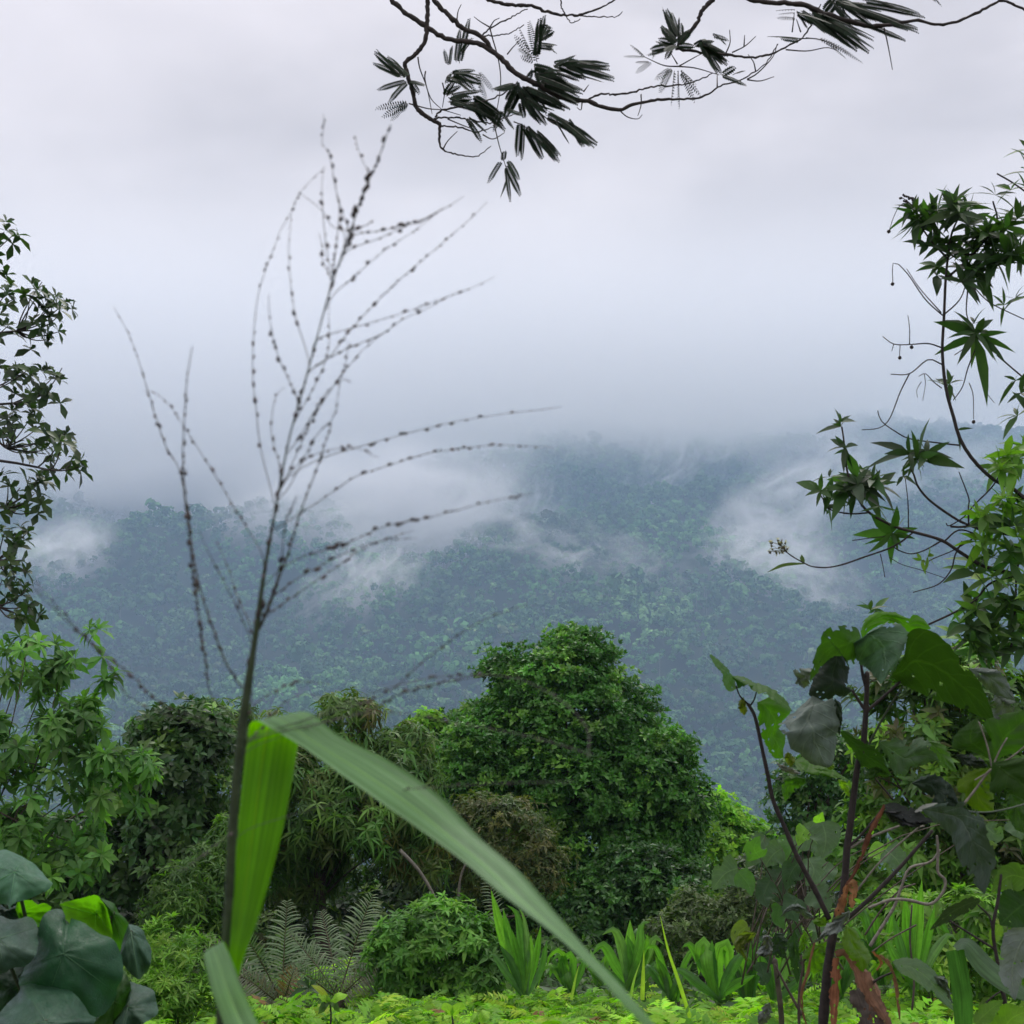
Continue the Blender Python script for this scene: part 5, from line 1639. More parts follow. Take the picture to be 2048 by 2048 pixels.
def round_leaf_plant():
    d = 2.4
    b = base_of(20, d)
    t = thing('round_leaved_plant', b, 'plant with big round dusky blue-green leaves at the lower left', 'plant')
    DK, GR, LT = (0.012, 0.040, 0.022), (0.040, 0.085, 0.050), (0.12, 0.28, 0.012)
    st = MB()
    hub = P(40, 1120, d + 0.15)
    tube(st, smooth_path([b, (b + hub) / 2 + (0.02, 0, 0), hub], 10), [0.014, 0.011], 8, (0.06, 0.09, 0.04))
    st.build('stem', M_STEM, t)
    Z = Z6
    specs = [
        # joint, outline, depth offset, tilt, bow, colour, material
        ([(40, 870)], [(0, 800), (90, 850), (180, 800), (220, 930), (130, 960), (0, 930), (-60, 860)], .12, (0, 0), .02, (0.010, 0.030, 0.018), None, 0),
        ([(100, 1600)], [(-50, 1430), (120, 1380), (230, 1370), (330, 1290), (380, 1400), (330, 1500), (230, 1640), (80, 1760), (0, 1860), (-80, 1800)], .10, (0, 0), .02, (0.010, 0.030, 0.016), None, 0),
        ([(140, 490)], [(500, 600), (480, 640), (400, 690), (270, 745), (130, 790), (90, 850), (60, 800), (-150, 780), (-260, 600), (-200, 420), (0, 285), (130, 310), (240, 365), (330, 420), (420, 520)], -.05, (-.10, -.26), .05, (0.045, 0.130, 0.070), None, 5),
        ([(905, 890)], [(560, 800), (640, 770), (770, 740), (910, 710), (960, 760), (1010, 840), (1050, 980), (1065, 1110), (1000, 1150), (850, 1060), (740, 1000), (640, 960), (600, 860)], .06, (.15, -.1), -.05, (0.105, 0.27, 0.010), M_LIT, 3),
        ([(1070, 880)], [(950, 740), (1080, 790), (1120, 870), (1200, 950), (1230, 1020), (1235, 1180), (1170, 1300), (1120, 1260), (1040, 1120), (1030, 980), (990, 840)], .05, (.30, .1), .05, (0.040, 0.125, 0.012), M_LIT, 3),
        ([(1240, 1060)], [(1215, 985), (1330, 1020), (1400, 1150), (1435, 1250), (1420, 1380), (1350, 1480), (1320, 1510), (1250, 1470), (1180, 1390), (1140, 1290), (1160, 1150)], .03, (.12, -.16), .05, (0.038, 0.092, 0.052), None, 3),
        ([(1080, 1720)], [(1150, 1400), (1230, 1530), (1240, 1680), (1200, 1780), (1130, 1880), (1080, 1932), (1000, 2050), (850, 2000), (900, 1850), (960, 1700), (1060, 1560)], .04, (.12, 0), .02, (0.032, 0.100, 0.016), None, 3),
        ([(1210, 1770)], [(1230, 1530), (1330, 1560), (1450, 1610), (1475, 1700), (1495, 1830), (1400, 1900), (1250, 1990), (1150, 2100), (1080, 1950), (1160, 1800)], .02, (0, -.25), .05, (0.042, 0.095, 0.058), None, 3),
        ([(180, 880)], [(160, 780), (280, 755), (360, 800), (410, 785), (490, 830), (440, 900), (400, 980), (350, 1010), (250, 930), (190, 940), (150, 850)], .07, (0, .12), -.03, (0.095, 0.25, 0.008), M_LIT, 0),
        ([(600, 1265)], [(632, 925), (740, 950), (850, 1010), (950, 1080), (1060, 1120), (1130, 1230), (1165, 1380), (1160, 1500), (1110, 1580), (1090, 1700), (1000, 1820), (930, 1870), (800, 1850), (560, 1900), (300, 1750), (180, 1560), (230, 1400), (340, 1250), (360, 1050), (400, 920), (490, 850), (590, 850)], -.10, (.02, -.05), .06, (0.022, 0.080, 0.038), None, 5),
        ([(-20, 1130)], [(0, 905), (130, 945), (260, 915), (330, 960), (365, 1060), (355, 1200), (320, 1310), (230, 1390), (120, 1400), (0, 1460), (-200, 1400), (-260, 1100), (-120, 920)], -.14, (0, -.25), .07, (0.050, 0.100, 0.070), None, 5),
        ([(430, 1910)], [(190, 1570), (280, 1550), (470, 1550), (620, 1590), (720, 1660), (800, 1760), (850, 1840), (915, 1880), (840, 1960), (700, 2050), (400, 2150), (100, 2100), (-50, 1950), (0, 1820), (90, 1720), (175, 1640)], -.28, (.03, -.28), .08, (0.026, 0.072, 0.042), None, 5),
    ]
    for k, (c, outl, dd, tilt, bow, col, mat, veins) in enumerate(specs):
        ob, joint = poly_leaf(t, Z(c)[0], Z(outl), d + dd, tilt, bow, col, mat, veins=veins, seed=k, wave=0.012 if mat is None else 0.008)
        ps = MB()
        tube(ps, smooth_path([hub, (hub + joint) / 2 + (0, 0.05, 0.01), joint + (0, 0.003, 0)], 10), [0.0045, 0.003], 6, (0.10, 0.16, 0.06))
        ps.build('leaf_stalk', M_STEM, t)


M_LIT = leaf_mat('backlit round leaf', 0.55, 0.42, 0.4, bump=0.1, mottle=0.12)  # lit copy of the round leaf: more translucent, backlight put into its bright colours
round_leaf_plant()


# ------------------------------------------------------------------ the tall grass in front of everything
def tall_grass():
    d0 = 0.80
    culm_pts = ZF([(405, 2080), (412, 1990), (416, 1932), (424, 1820), (432, 1700), (440, 1550), (454, 1400), (470, 1280), (485, 1180), (497, 1090), (520, 960), (545, 830), (570, 740), (600, 630), (625, 540), (660, 440), (690, 350), (710, 310), (737, 235)])
    b = P(*culm_pts[0], d0)
    g = np.array((b[0] + 0.02, b[1] + 0.05, gz(b[0], b[1])))
    t = thing('tall_grass', g, 'tall seeding grass close to the viewer with an open panicle and a bent-over leaf', 'grass plant')
    mb = MB()
    path = np.concatenate([smooth_path([g, (g * 0.45 + b * 0.55) + (0.004, 0, 0), b], 14)[:-1], px_path(culm_pts, d0, 80)])
    dm = np.linalg.norm(path - CAM, axis=1)
    rp = np.interp(np.linspace(0, 1, 80), [0, 0.30, 0.42, 0.5, 0.6, 1], [5.2, 4.8, 4.2, 2.4, 1.0, 0.5])
    rr = np.concatenate([np.full(13, 0.0030), rp * d0 / F])
    tube(mb, path, rr, 10, (0.030, 0.055, 0.016), 0.05)
    mb.build('stalk', M_STEM, t)
    axis = px_path(culm_pts, d0, 300)

    def seeds(mb, path, rpx, gap, start=0.12, big=1.0):
        l = np.concatenate([[0], np.cumsum(np.linalg.norm(np.diff(path, axis=0), axis=1))])
        s = l[-1] * start
        tg = unit(np.gradient(path, axis=0))
        while s < l[-1] * 0.97:
            c = np.array([np.interp(s, l, path[:, j]) for j in range(3)])
            dr = unit(np.array([np.interp(s, l, tg[:, j]) for j in range(3)]))
            fr = s / l[-1]
            r = rpx * 0.72 * big * (0.35 + 1.1 * rng.random()) * (0.55 + 0.45 * math.sin(math.pi * min(1, fr * 0.9 + 0.15))) * d0 / F
            ln = r * (2.2 + 1.2 * rng.random())
            off = unit(rng.standard_normal(3)) * r * 0.7
            u = np.linspace(0, 1, 5)[:, None]
            tube(mb, c + off + dr * ln * (u - 0.3) + off * 0.5 * u, [r * 0.25, r, r * 0.75, r * 0.15], 6, np.array((0.055, 0.044, 0.044)) * np.exp(0.35 * rng.standard_normal()))
            s += gap * 0.8 * (0.35 + 1.0 * rng.random() + (1.2 if rng.random() < 0.08 else 0)) * d0 / F

    def branch(pts, dd=(0.0, 0.0), r=(0.75, 0.35), srp=2.3, gap=15, start=0.12, join=True):
        pts = list(pts)
        m = MB()
        w = [P(x, y, d0 + dd[0] + (dd[1] - dd[0]) * i / (len(pts) - 1)) for i, (x, y) in enumerate(pts)]
        if join:      # the branch springs from the stalk
            k = int(np.argmin(np.linalg.norm(axis - w[0], axis=1)))
            k = max(k - 6, 0)
            w = [axis[k]] + w
        p = smooth_path(w, 40)
        r3 = np.interp(np.linspace(0, 1, 40), np.linspace(0, 1, len(r)), r) * d0 / F
        tube(m, p, r3 * 0.68, 5, (0.075, 0.08, 0.065))
        if srp:
            seeds(m, p, srp, gap, start)
        return m.build('seed_branch', M_SEED, t)

    # the stalk's own seeds
    m = MB()
    seeds(m, axis[150:], 2.7, 12, 0.02)
    seeds(m, axis[262:], 3.3, 6, 0.05)
    seeds(m, axis[120:190], 3.4, 7, 0.0)
    m.build('seeds', M_SEED, t)
    B = branch
    B(Z1([(1035, 1900), (985, 1700), (965, 1530), (953, 1400), (960, 1230), (975, 1110), (1005, 1010), (1040, 920), (1060, 865), (1100, 800), (1118, 750), (1150, 705), (1195, 660), (1225, 632)]), (0, .05), srp=2.7, gap=17, start=.2)
    B(Z1([(1165, 1360), (1110, 1170), (1090, 970), (1095, 860), (1100, 790)]), (0, .04), srp=2.6, gap=19, start=.3)
    B(Z1([(1120, 1500), (1060, 1370), (1030, 1270), (1015, 1170), (1015, 1110)]), (0, -.05), srp=2.5, gap=13)
    B(Z1([(1055, 1760), (1025, 1640), (1030, 1540), (1045, 1490), (1075, 1460)]), (0, .04), srp=2.2, gap=15)
    B(Z1([(1250, 1050), (1220, 990), (1215, 930), (1205, 880)]), (0, .03), srp=2.8, gap=9)
    B(Z1([(1250, 1060), (1265, 960), (1275, 870), (1280, 780), (1265, 700), (1250, 620), (1238, 570), (1215, 540), (1222, 470), (1220, 430)]), (0, .05), srp=2.6, gap=14)
    B(Z1([(1300, 880), (1250, 850), (1220, 800), (1175, 760), (1140, 735)]), (0, .03), srp=2.3, gap=16)
    B(Z1([(1325, 900), (1290, 800), (1262, 690), (1255, 640), (1240, 575)]), (0, -.03), srp=2.5, gap=14)
    B(Z1([(1235, 960), (1220, 820), (1215, 700), (1222, 630)]), (0, .04), srp=2.4, gap=18)
    B(Z1([(1395, 670), (1365, 600), (1350, 560), (1340, 510)]), (0, .03), srp=2.6, gap=12)
    B(Z1([(1330, 890), (1440, 870), (1520, 850), (1600, 825), (1690, 780), (1750, 740)]), (0, .05), srp=2.6, gap=13)
    B(Z1([(1315, 945), (1430, 900), (1540, 850), (1600, 830), (1680, 780)]), (0, -.04), srp=2.4, gap=14)
    B(Z1([(1330, 880), (1380, 850), (1410, 830)]), (0, .02), srp=2.8, gap=8)
    B(Z1([(1260, 1110), (1330, 1050), (1450, 945), (1550, 880), (1620, 830)]), (0, .06), srp=2.4, gap=15, start=.25)
    B(Z1([(1240, 1350), (1310, 1260), (1430, 1130), (1520, 1045), (1620, 960), (1690, 900), (1775, 825), (1840, 760)]), (0, .06), srp=2.5, gap=14)
    B(Z1([(1200, 1280), (1340, 1235), (1420, 1212), (1530, 1178), (1650, 1135), (1750, 1095)]), (0, -.06), srp=2.3, gap=15)
    B(Z1([(1170, 1400), (1280, 1330), (1440, 1260), (1520, 1205), (1610, 1165), (1700, 1115), (1760, 1095), (1870, 1045)]), (0, .03), srp=2.5, gap=12)
    B(Z1([(1140, 1540), (1200, 1430), (1240, 1310), (1240, 1170), (1245, 1130)]), (0, .03), srp=2.4, gap=14)
    B(Z1([(1130, 1650), (1220, 1500), (1290, 1420), (1310, 1340), (1315, 1290)]), (0, -.04), srp=2.4, gap=13)
    B(Z1([(1090, 1780), (1170, 1600), (1250, 1470), (1300, 1400), (1380, 1310), (1470, 1240)]), (0, .05), srp=2.5, gap=11)
    B(Z1([(1095, 1830), (1190, 1650), (1260, 1570), (1285, 1440), (1330, 1445)]), (0, -.05), srp=2.5, gap=11)
    B(Z1([(1060, 1830), (1140, 1740), (1240, 1700), (1340, 1690), (1430, 1730)]), (0, -.06), srp=2.4, gap=12)
    B(Z1([(1090, 1800), (1200, 1735), (1340, 1690), (1520, 1640), (1700, 1595), (1880, 1565), (2010, 1550), (2120, 1535)]), (0, .07), srp=2.4, gap=15, start=.25)
    B(Z1([(1130, 1940), (1250, 1860), (1340, 1800), (1470, 1755), (1600, 1715), (1700, 1697), (1880, 1680), (2090, 1688)]), (0, .05), srp=2.5, gap=14)
    B(Z3([(1040, 230), (1140, 170), (1300, 120), (1450, 55), (1570, 30), (1700, 0), (1850, -40), (2010, -70)]), (0, -.08), srp=2.7, gap=9, start=.2)
    B(Z3([(1030, 320), (1150, 235), (1290, 160), (1400, 118), (1490, 103), (1575, 100)]), (0, -.05), srp=2.5, gap=11)
    B(Z3([(1020, 380), (1120, 310), (1250, 220), (1350, 150), (1420, 115), (1560, 70)]), (0, .06), srp=2.3, gap=11)
    B(Z3([(1000, 400), (1040, 290), (1090, 150), (1130, 10), (1190, -150), (1250, -330)]), (0, -.04), (1.5, 1.2, 0.6), srp=2.7, gap=11)
    B(Z3([(985, 420), (1020, 330), (1060, 200), (1075, 50), (1120, -60)]), (0, -.06), (1.2, 0.7), srp=2.5, gap=10)
    L_ = Z3([(960, 690), (880, 620), (790, 400), (745, 250), (720, 90), (702, 0)])
    B(L_ + Z1([(680, 1780), (620, 1670), (560, 1480), (510, 1320), (470, 1230), (430, 1160)]), (0, .08), (0.8, 0.8, 0.7, 0.4), srp=2.5, gap=10, start=.2)
    B(Z3([(910, 800), (800, 700), (775, 560), (745, 340), (722, 170), (708, 20)]) + Z1([(690, 1750), (695, 1600), (705, 1440), (725, 1310)]), (0, -.06), (0.9, 1.0, 0.6), srp=2.6, gap=8, start=.2)
    B(Z3([(925, 690), (850, 570), (800, 430), (765, 320), (735, 200)]), (0, -.04), srp=2.2, gap=9, start=.1)
    B(Z3([(945, 430), (900, 330), (860, 210), (815, 105)]), (0, .05), srp=2.2, gap=11, start=.1)
    B(Z3([(930, 440), (870, 310), (800, 180), (750, 70)]), (0, -.05), srp=2.2, gap=11, start=.2)
    B(Z3([(985, 150), (900, 10)]) + Z1([(810, 1790), (720, 1650), (640, 1530), (580, 1480), (540, 1475)]), (0, .07), srp=2.3, gap=12, start=.2)
    B(Z3([(920, 830), (640, 740), (500, 620), (340, 490), (210, 350), (110, 240), (25, 170)]), (0, -.10), (0.7, 0.6, 0.5), srp=2.5, gap=11, start=.3)
    B(Z3([(910, 860), (520, 720), (400, 560), (210, 370), (100, 520 - 260)]), (0, -.14), (0.7, 0.5), srp=2.2, gap=16, start=.35)
    B(Z3([(890, 1200), (680, 1350), (620, 1230), (560, 1165)]), (0, -.12), (0.7, 0.6), srp=2.0, gap=20)
    B(Z3([(930, 880), (1000, 800), (1060, 730), (1140, 690), (1230, 700)]), (0, .05), srp=2.2, gap=11, start=.2)
    B(Z3([(940, 860), (1360, 760), (1500, 690), (1640, 650), (1740, 630), (1850, 615)]), (0, -.10), (0.8, 0.9, 0.5), srp=2.6, gap=9, start=.35)
    B(Z3([(945, 850), (1420, 700), (1600, 560), (1750, 450), (1880, 385), (1990, 350)]), (0, -.06), (0.7, 0.7, 0.4), srp=2.2, gap=12, start=.4)
    B(Z3([(970, 720), (1060, 665), (1140, 640), (1245, 650)]), (0, .04), srp=2.2, gap=11, start=.1)
    B(ZF([(500, 1400), (700, 1345), (860, 1365), (1000, 1390), (1120, 1425)]), (0, -.12), (0.6, 0.5), srp=2.2, gap=15, start=.4)
    B(ZF([(520, 1380), (760, 1290), (940, 1275), (1040, 1310), (1105, 1370), (1110, 1430)]), (0, -.14), (0.6, 0.5), srp=2.0, gap=16, start=.4)
    B(ZF([(480, 1560), (700, 1500), (900, 1480), (1080, 1475)]), (0, -.15), (0.5, 0.5), srp=1.8, gap=20, start=.4)

    # the bent leaf: rises back-lit beside the stalk, folds at the top and arches down to the right
    ed = [((428, 1860), (446, 1860), .79), ((433, 1800), (462, 1800), .79), ((440, 1700), (492, 1715), .80), ((446, 1600), (523, 1600), .81), ((455, 1500), (544, 1500), .82), ((464, 1420), (557, 1430), .83), ((470, 1375), (563, 1395), .833),
          ((474, 1360), (568, 1366), .828), ((486, 1355), (560, 1345), .815), ((510, 1370), (590, 1347), .80), ((565, 1404), (640, 1388), .78), ((640, 1458), (735, 1436), .755), ((720, 1512), (828, 1498), .73), ((800, 1565), (905, 1575), .71), ((880, 1628), (978, 1640), .69),
          ((950, 1690), (1038, 1710), .67), ((1050, 1765), (1108, 1790), .65), ((1125, 1835), (1165, 1850), .635), ((1195, 1915), (1225, 1920), .62), ((1290, 2010), (1300, 2010), .61)]
    L3 = np.array([P(*ZF([a])[0], d) for a, b_, d in ed])
    R3 = np.array([P(*ZF([b_])[0], d) for a, b_, d in ed])
    both = smooth_path(np.concatenate([(L3 + R3) / 2, L3, R3], 1), 90)
    L3, R3 = both[:, 3:6], both[:, 6:9]
    nc = 15
    v = np.linspace(-1, 1, nc)
    mid = (L3 + R3) / 2
    tg = unit(np.gradient(mid, axis=0))
    nrm = unit(np.cross(R3 - L3, tg))
    w = np.linalg.norm(R3 - L3, axis=1) / 2
    lift = (0.10 * np.abs(v)[None] + 0.035 * np.cos(v * 16)[None]) * w[:, None]
    lift = lift + (0.06 * np.sin(np.linspace(0, 22, 90))[:, None] * np.abs(v)[None] ** 2) * w[:, None]
    lift = lift - 0.55 * np.clip(v - 0.25, 0, 1)[None] * w[:, None] * np.clip(1.4 - np.linspace(0, 3, 90), 0, 1)[:, None]
    pos = L3[:, None] * ((1 - v) / 2)[None, :, None] + R3[:, None] * ((1 + v) / 2)[None, :, None] + nrm[:, None] * lift[..., None]
    i, j = np.meshgrid(np.arange(89), np.arange(nc - 1), indexing='ij')
    q = np.stack([i * nc + j, i * nc + j + 1, (i + 1) * nc + j + 1, (i + 1) * nc + j], -1).reshape(-1, 4)
    luv = np.stack([np.repeat(np.linspace(0, 1, 90)[:, None], nc, 1), np.repeat(v[None] + 0.30, 90, 0), np.full((90, nc), 0.4)], -1)
    m = MB()
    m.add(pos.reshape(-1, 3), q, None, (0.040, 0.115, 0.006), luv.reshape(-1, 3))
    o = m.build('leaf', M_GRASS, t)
    o['label'] = 'long leaf folded sharply over at its top'
    # the short lower leaf, folded the same way
    m = MB()
    ed = [((428, 1850), (440, 1850), .80), ((412, 1800), (430, 1790), .79), ((388, 1795), (420, 1776), .775), ((388, 1820), (432, 1800), .76), ((400, 1870), (452, 1850), .745), ((418, 1920), (474, 1905), .735), ((436, 1970), (492, 1950), .725), ((470, 2080), (505, 2060), .715)]
    L3 = np.array([P(*ZF([a])[0], d) for a, b_, d in ed])
    R3 = np.array([P(*ZF([b_])[0], d) for a, b_, d in ed])
    both = smooth_path(np.concatenate([(L3 + R3) / 2, L3, R3], 1), 50)
    L3, R3 = both[:, 3:6], both[:, 6:9]
    pos = L3[:, None] * ((1 - v) / 2)[None, :, None] + R3[:, None] * ((1 + v) / 2)[None, :, None]
    i, j = np.meshgrid(np.arange(49), np.arange(nc - 1), indexing='ij')
    q = np.stack([i * nc + j, i * nc + j + 1, (i + 1) * nc + j + 1, (i + 1) * nc + j], -1).reshape(-1, 4)
    luv = np.stack([np.repeat(np.linspace(0, 1, 50)[:, None], nc, 1), np.repeat(v[None], 50, 0), np.full((50, nc), 0.4)], -1)
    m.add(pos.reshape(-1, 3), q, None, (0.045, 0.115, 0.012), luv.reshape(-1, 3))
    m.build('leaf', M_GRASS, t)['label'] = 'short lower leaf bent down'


tall_grass()


# ------------------------------------------------------------------ the large-leaved plant at the right
def big_leaf(parent, pts, hw, d, roll, col, mat=None, fold=0.12, cup=-0.22, wave=0.12, ser=0.035, n=44, label=None, torn=7):
    mb = MB()
    blade(mb, pts, d, hw, roll=roll, fold=fold, cup=cup, ncol=17, n=n, wave=wave, wfreq=2.2, ser=ser, col=col, nervous=0.03, torn=torn)
    o = mb.build('leaf', mat or M_BIG, parent)
    if label:
        o['label'] = label
    return o


LEAFW = [0.25, 0.72, 0.95, 1.0, 0.95, 0.82, 0.62, 0.36, 0.05]
HEARTW = [0.35, 0.92, 1.0, 0.97, 0.88, 0.74, 0.55, 0.30, 0.03]


def W_(w, prof=HEARTW):
    return [w * x for x in prof]


def large_leaved_plant():
    d = 3.0
    b = base_of(822, d)
    t = thing('large_leaved_plant', b, 'dark-stemmed plant with large torn heart-shaped leaves standing in front on the right', 'plant')

    def stem(pts, r, dd=d, name='stem', mat=None):
        mb = MB()
        px_tube(mb, pts, dd, r, 9, n=5 * len(pts), lump=0.05)
        return mb.build(name, mat or M_DARKBARK, t)

    mb = MB()
    main = [(823, 1024), (831, 945), (843, 895), (847, 848), (849, 835), (857, 770), (863, 745), (866, 711), (867, 673)]
    path = np.concatenate([smooth_path([b, P(821, 1090, d)], 6)[:-1], px_path([(821, 1090)] + main, d, 60)])
    r = np.interp(np.linspace(0, 1, len(path)), [0, 0.25, 0.5, 0.75, 1], [5.4, 5.2, 3.9, 3.2, 2.6]) * d / F
    tube(mb, path, r, 10, lump=0.05)
    mb.build('stem', M_DARKBARK, t)
    stem([(867, 690), (863, 676), (861, 664)], (1.9, 1.3))
    stem([(866, 711), (861, 704), (852, 690)], (1.8, 1.2))
    stem([(866, 712), (880, 700), (900, 682)], (1.8, 1.2))
    stem([(867, 748), (883, 718), (902, 687)], (1.2, 1.0), mat=M_STEM)
    stem([(829, 919), (815, 890), (797, 856), (785, 828), (773, 800), (768, 776), (763, 753), (755, 717), (748, 704)], (2.6, 2.4, 2.0, 1.6))
    stem([(748, 704), (740, 696), (736, 686)], (1.0, 0.6))
    stem([(750, 706), (754, 700), (757, 690)], (0.9, 0.6))
    stem([(836, 925), (855, 912), (891, 877), (932, 831)], (2.2, 2.0, 1.7))
    stem([(847, 850), (868, 838), (899, 826)], (1.3, 1.0), mat=M_GREY)
    stem([(847, 848), (862, 834), (880, 812), (886, 805)], (1.4, 0.9))
    stem([(850, 900), (880, 862), (918, 828), (924, 826)], (0.9, 0.8), mat=M_GREY)
    stem([(893, 800), (885, 790), (872, 775)], (1.0, 0.7))
    DKG, GRY, LIT, MIDG = (0.016, 0.042, 0.013), (0.060, 0.085, 0.070), (0.065, 0.165, 0.015), (0.034, 0.085, 0.022)
    A = lambda L_, R_, dd, col, mat=None, z=Z4, **k: edge_leaf(t, z(L_), z(R_), dd, col, mat, **k)
    A([(245, 520), (200, 540), (165, 490), (160, 440), (120, 390), (85, 330), (95, 318)], [(245, 520), (225, 450), (205, 430), (180, 390), (130, 345), (95, 318)], [d, d - .1], (0.05, 0.13, 0.02), M_LITBIG, tilt=.08, label='narrow edge-on leaf at the tip of the left stem')
    A([(250, 520), (240, 480), (215, 445), (290, 455), (350, 480), (430, 510), (500, 550), (550, 610), (572, 655)], [(250, 520), (310, 510), (350, 500), (330, 525), (370, 545), (420, 555), (460, 590), (500, 620), (572, 655)], [d, d - .08], (0.05, 0.13, 0.02), M_LITBIG, tilt=-.08)
    A([(365, 600), (370, 700), (392, 800), (430, 880), (470, 930), (520, 928)], [(365, 600), (450, 570), (520, 600), (562, 655), (500, 740), (535, 800), (522, 870), (520, 928)], [d + .04, d + .08], (0.055, 0.15, 0.012), M_LITBIG, tilt=.03, torn=8)
    A([(285, 570), (255, 600), (262, 650), (290, 680)], [(285, 570), (300, 610), (305, 650), (290, 680)], d, (0.13, 0.16, 0.02), M_LITBIG, torn=1)
    A([(975, 215), (950, 165), (880, 150), (800, 155), (750, 200), (735, 250), (700, 330), (680, 420), (675, 480)], [(975, 215), (965, 300), (945, 365), (900, 390), (880, 340), (820, 330), (760, 370), (720, 430), (675, 480)], [d, d - .12, d - .15], (0.030, 0.075, 0.010), M_LITBIG, tilt=.06, torn=9, label='dark torn leaf left of the stem top')
    A([(790, 285), (720, 380), (690, 470), (668, 550), (690, 575)], [(870, 290), (905, 390), (895, 480), (918, 540), (850, 570), (760, 600), (690, 578)], [d - .03, d - .12], (0.012, 0.022, 0.014), tilt=.04, bow=.05, torn=7)
    A([(690, 400), (640, 402), (575, 412), (600, 450), (588, 490)], [(690, 460), (670, 500), (640, 515), (610, 500), (588, 492)], d + .04, (0.10, 0.13, 0.11), M_GREYLEAF, torn=5)
    A([(690, 562), (600, 640), (490, 735), (540, 800), (560, 870), (610, 900), (680, 960), (780, 985)], [(690, 562), (780, 600), (812, 580), (850, 700), (835, 800), (822, 900), (812, 960), (780, 985)], [d - .12, d - .2, d - .16], (0.075, 0.105, 0.090), M_GREYLEAF, tilt=.06, bow=.06, wave=.02, label='grey-green hanging leaf')
    A([(820, 575), (805, 640), (830, 750), (850, 800)], [(820, 575), (860, 620), (864, 700), (850, 800)], d - .1, (0.020, 0.038, 0.018), torn=2)
    A([(985, 240), (970, 180), (1000, 110), (1090, 60), (1180, 75), (1260, 110), (1280, 85), (1340, 110), (1385, 165)], [(985, 240), (1010, 195), (1080, 150), (1160, 140), (1220, 170), (1270, 195), (1320, 185), (1385, 170)], [d + .08, d + .14], (0.060, 0.17, 0.010), M_LITBIG, torn=7, label='bright back-lit leaf on top of the stem')
    A([(985, 250), (930, 265), (900, 275), (935, 330), (970, 375), (1020, 410), (1060, 460), (1090, 495)], [(985, 250), (1020, 190), (1090, 150), (1150, 125), (1215, 150), (1255, 200), (1235, 260), (1215, 330), (1160, 400), (1120, 460), (1090, 495)], [d - .05, d - .14], (0.050, 0.105, 0.060), M_GREYLEAF, tilt=-.05, bow=.05, torn=3, label='pale grey-green leaf facing the viewer at the stem top')
    A([(1150, 450), (1225, 330), (1240, 215), (1300, 165), (1385, 180), (1490, 260), (1570, 370), (1640, 440), (1700, 540), (1740, 640), (1765, 725)], [(1150, 450), (1210, 492), (1300, 540), (1400, 580), (1480, 605), (1550, 630), (1610, 655), (1660, 680), (1720, 705), (1750, 715), (1765, 725)], [d, d - .08, d - .12], (0.020, 0.048, 0.008), tilt=.09, bow=.02, torn=4, label='largest dark leaf drooping to the right')
    A([(1140, 470), (1150, 420), (1190, 350), (1240, 330), (1290, 370)], [(1140, 470), (1180, 480), (1210, 470), (1260, 420), (1290, 372)], d + .02, (0.030, 0.080, 0.014), M_LITBIG, torn=2)
    A([(850, 770), (900, 775), (980, 830), (1060, 870), (1100, 920), (1140, 1000), (1160, 1030)], [(850, 770), (880, 830), (940, 900), (960, 970), (1020, 985), (1090, 1000), (1160, 1030)], d - .05, (0.024, 0.060, 0.012), tilt=.04, torn=4)
    A([(1160, 1030), (1100, 990), (1030, 985), (990, 1040), (1030, 1060)], [(1160, 1030), (1120, 1040), (1080, 1030), (1050, 1050), (1030, 1060)], d - .04, (0.030, 0.075, 0.014), torn=2)
    A([(1080, 830), (1160, 810), (1260, 820), (1350, 810), (1400, 870), (1430, 940)], [(1080, 830), (1100, 910), (1150, 990), (1200, 1040), (1300, 990), (1360, 960), (1430, 940)], d + .12, (0.045, 0.088, 0.042), M_GREYLEAF, torn=14, label='insect-eaten grey-green leaf behind the stem')
    A([(1370, 830), (1420, 830), (1480, 870), (1520, 960), (1540, 1010)], [(1370, 830), (1390, 900), (1430, 960), (1490, 1000), (1540, 1010)], d + .18, (0.055, 0.12, 0.03), torn=5)
    A([(580, 945), (640, 920), (700, 960), (780, 980), (900, 1055)], [(580, 945), (600, 990), (650, 1020), (760, 1035), (900, 1058)], d + .05, (0.06, 0.15, 0.015), M_LITBIG, tilt=-.04)
    A([(650, 1050), (560, 1030), (512, 1070), (512, 1130), (530, 1185)], [(650, 1050), (645, 1080), (600, 1110), (560, 1150), (530, 1185)], d + .05, (0.055, 0.14, 0.015), M_LITBIG)
    A([(475, 950), (520, 970), (570, 985), (620, 1020)], [(475, 950), (510, 1000), (560, 1020), (620, 1022)], d, (0.16, 0.18, 0.15), M_GREYLEAF, torn=3)
    A([(840, 1055), (880, 1060), (905, 1100), (908, 1158)], [(840, 1055), (855, 1100), (880, 1130), (908, 1158)], d, (0.19, 0.33, 0.02), M_LITBIG, torn=0)
    A([(795, 945), (775, 960), (778, 990), (800, 1000)], [(795, 945), (815, 970), (815, 990), (800, 1000)], d, (0.16, 0.28, 0.02), M_LITBIG, torn=0)
    A([(545, 890), (525, 920), (545, 970), (570, 980)], [(545, 890), (580, 920), (585, 950), (570, 980)], d, (0.13, 0.17, 0.02), M_LITBIG, torn=1)
    Y = lambda L_, R_, dd, col, mat=None, **k: A(L_, R_, dd, col, mat, z=Z5, **k)
    Y([(910, 650), (850, 670), (780, 720), (740, 790), (670, 850)], [(910, 650), (905, 700), (860, 770), (780, 800), (720, 830), (670, 852)], [d - .1, d - .2], (0.09, 0.11, 0.10), M_GREYLEAF, wave=.04, torn=10, label='shrivelled grey leaf at the fork')
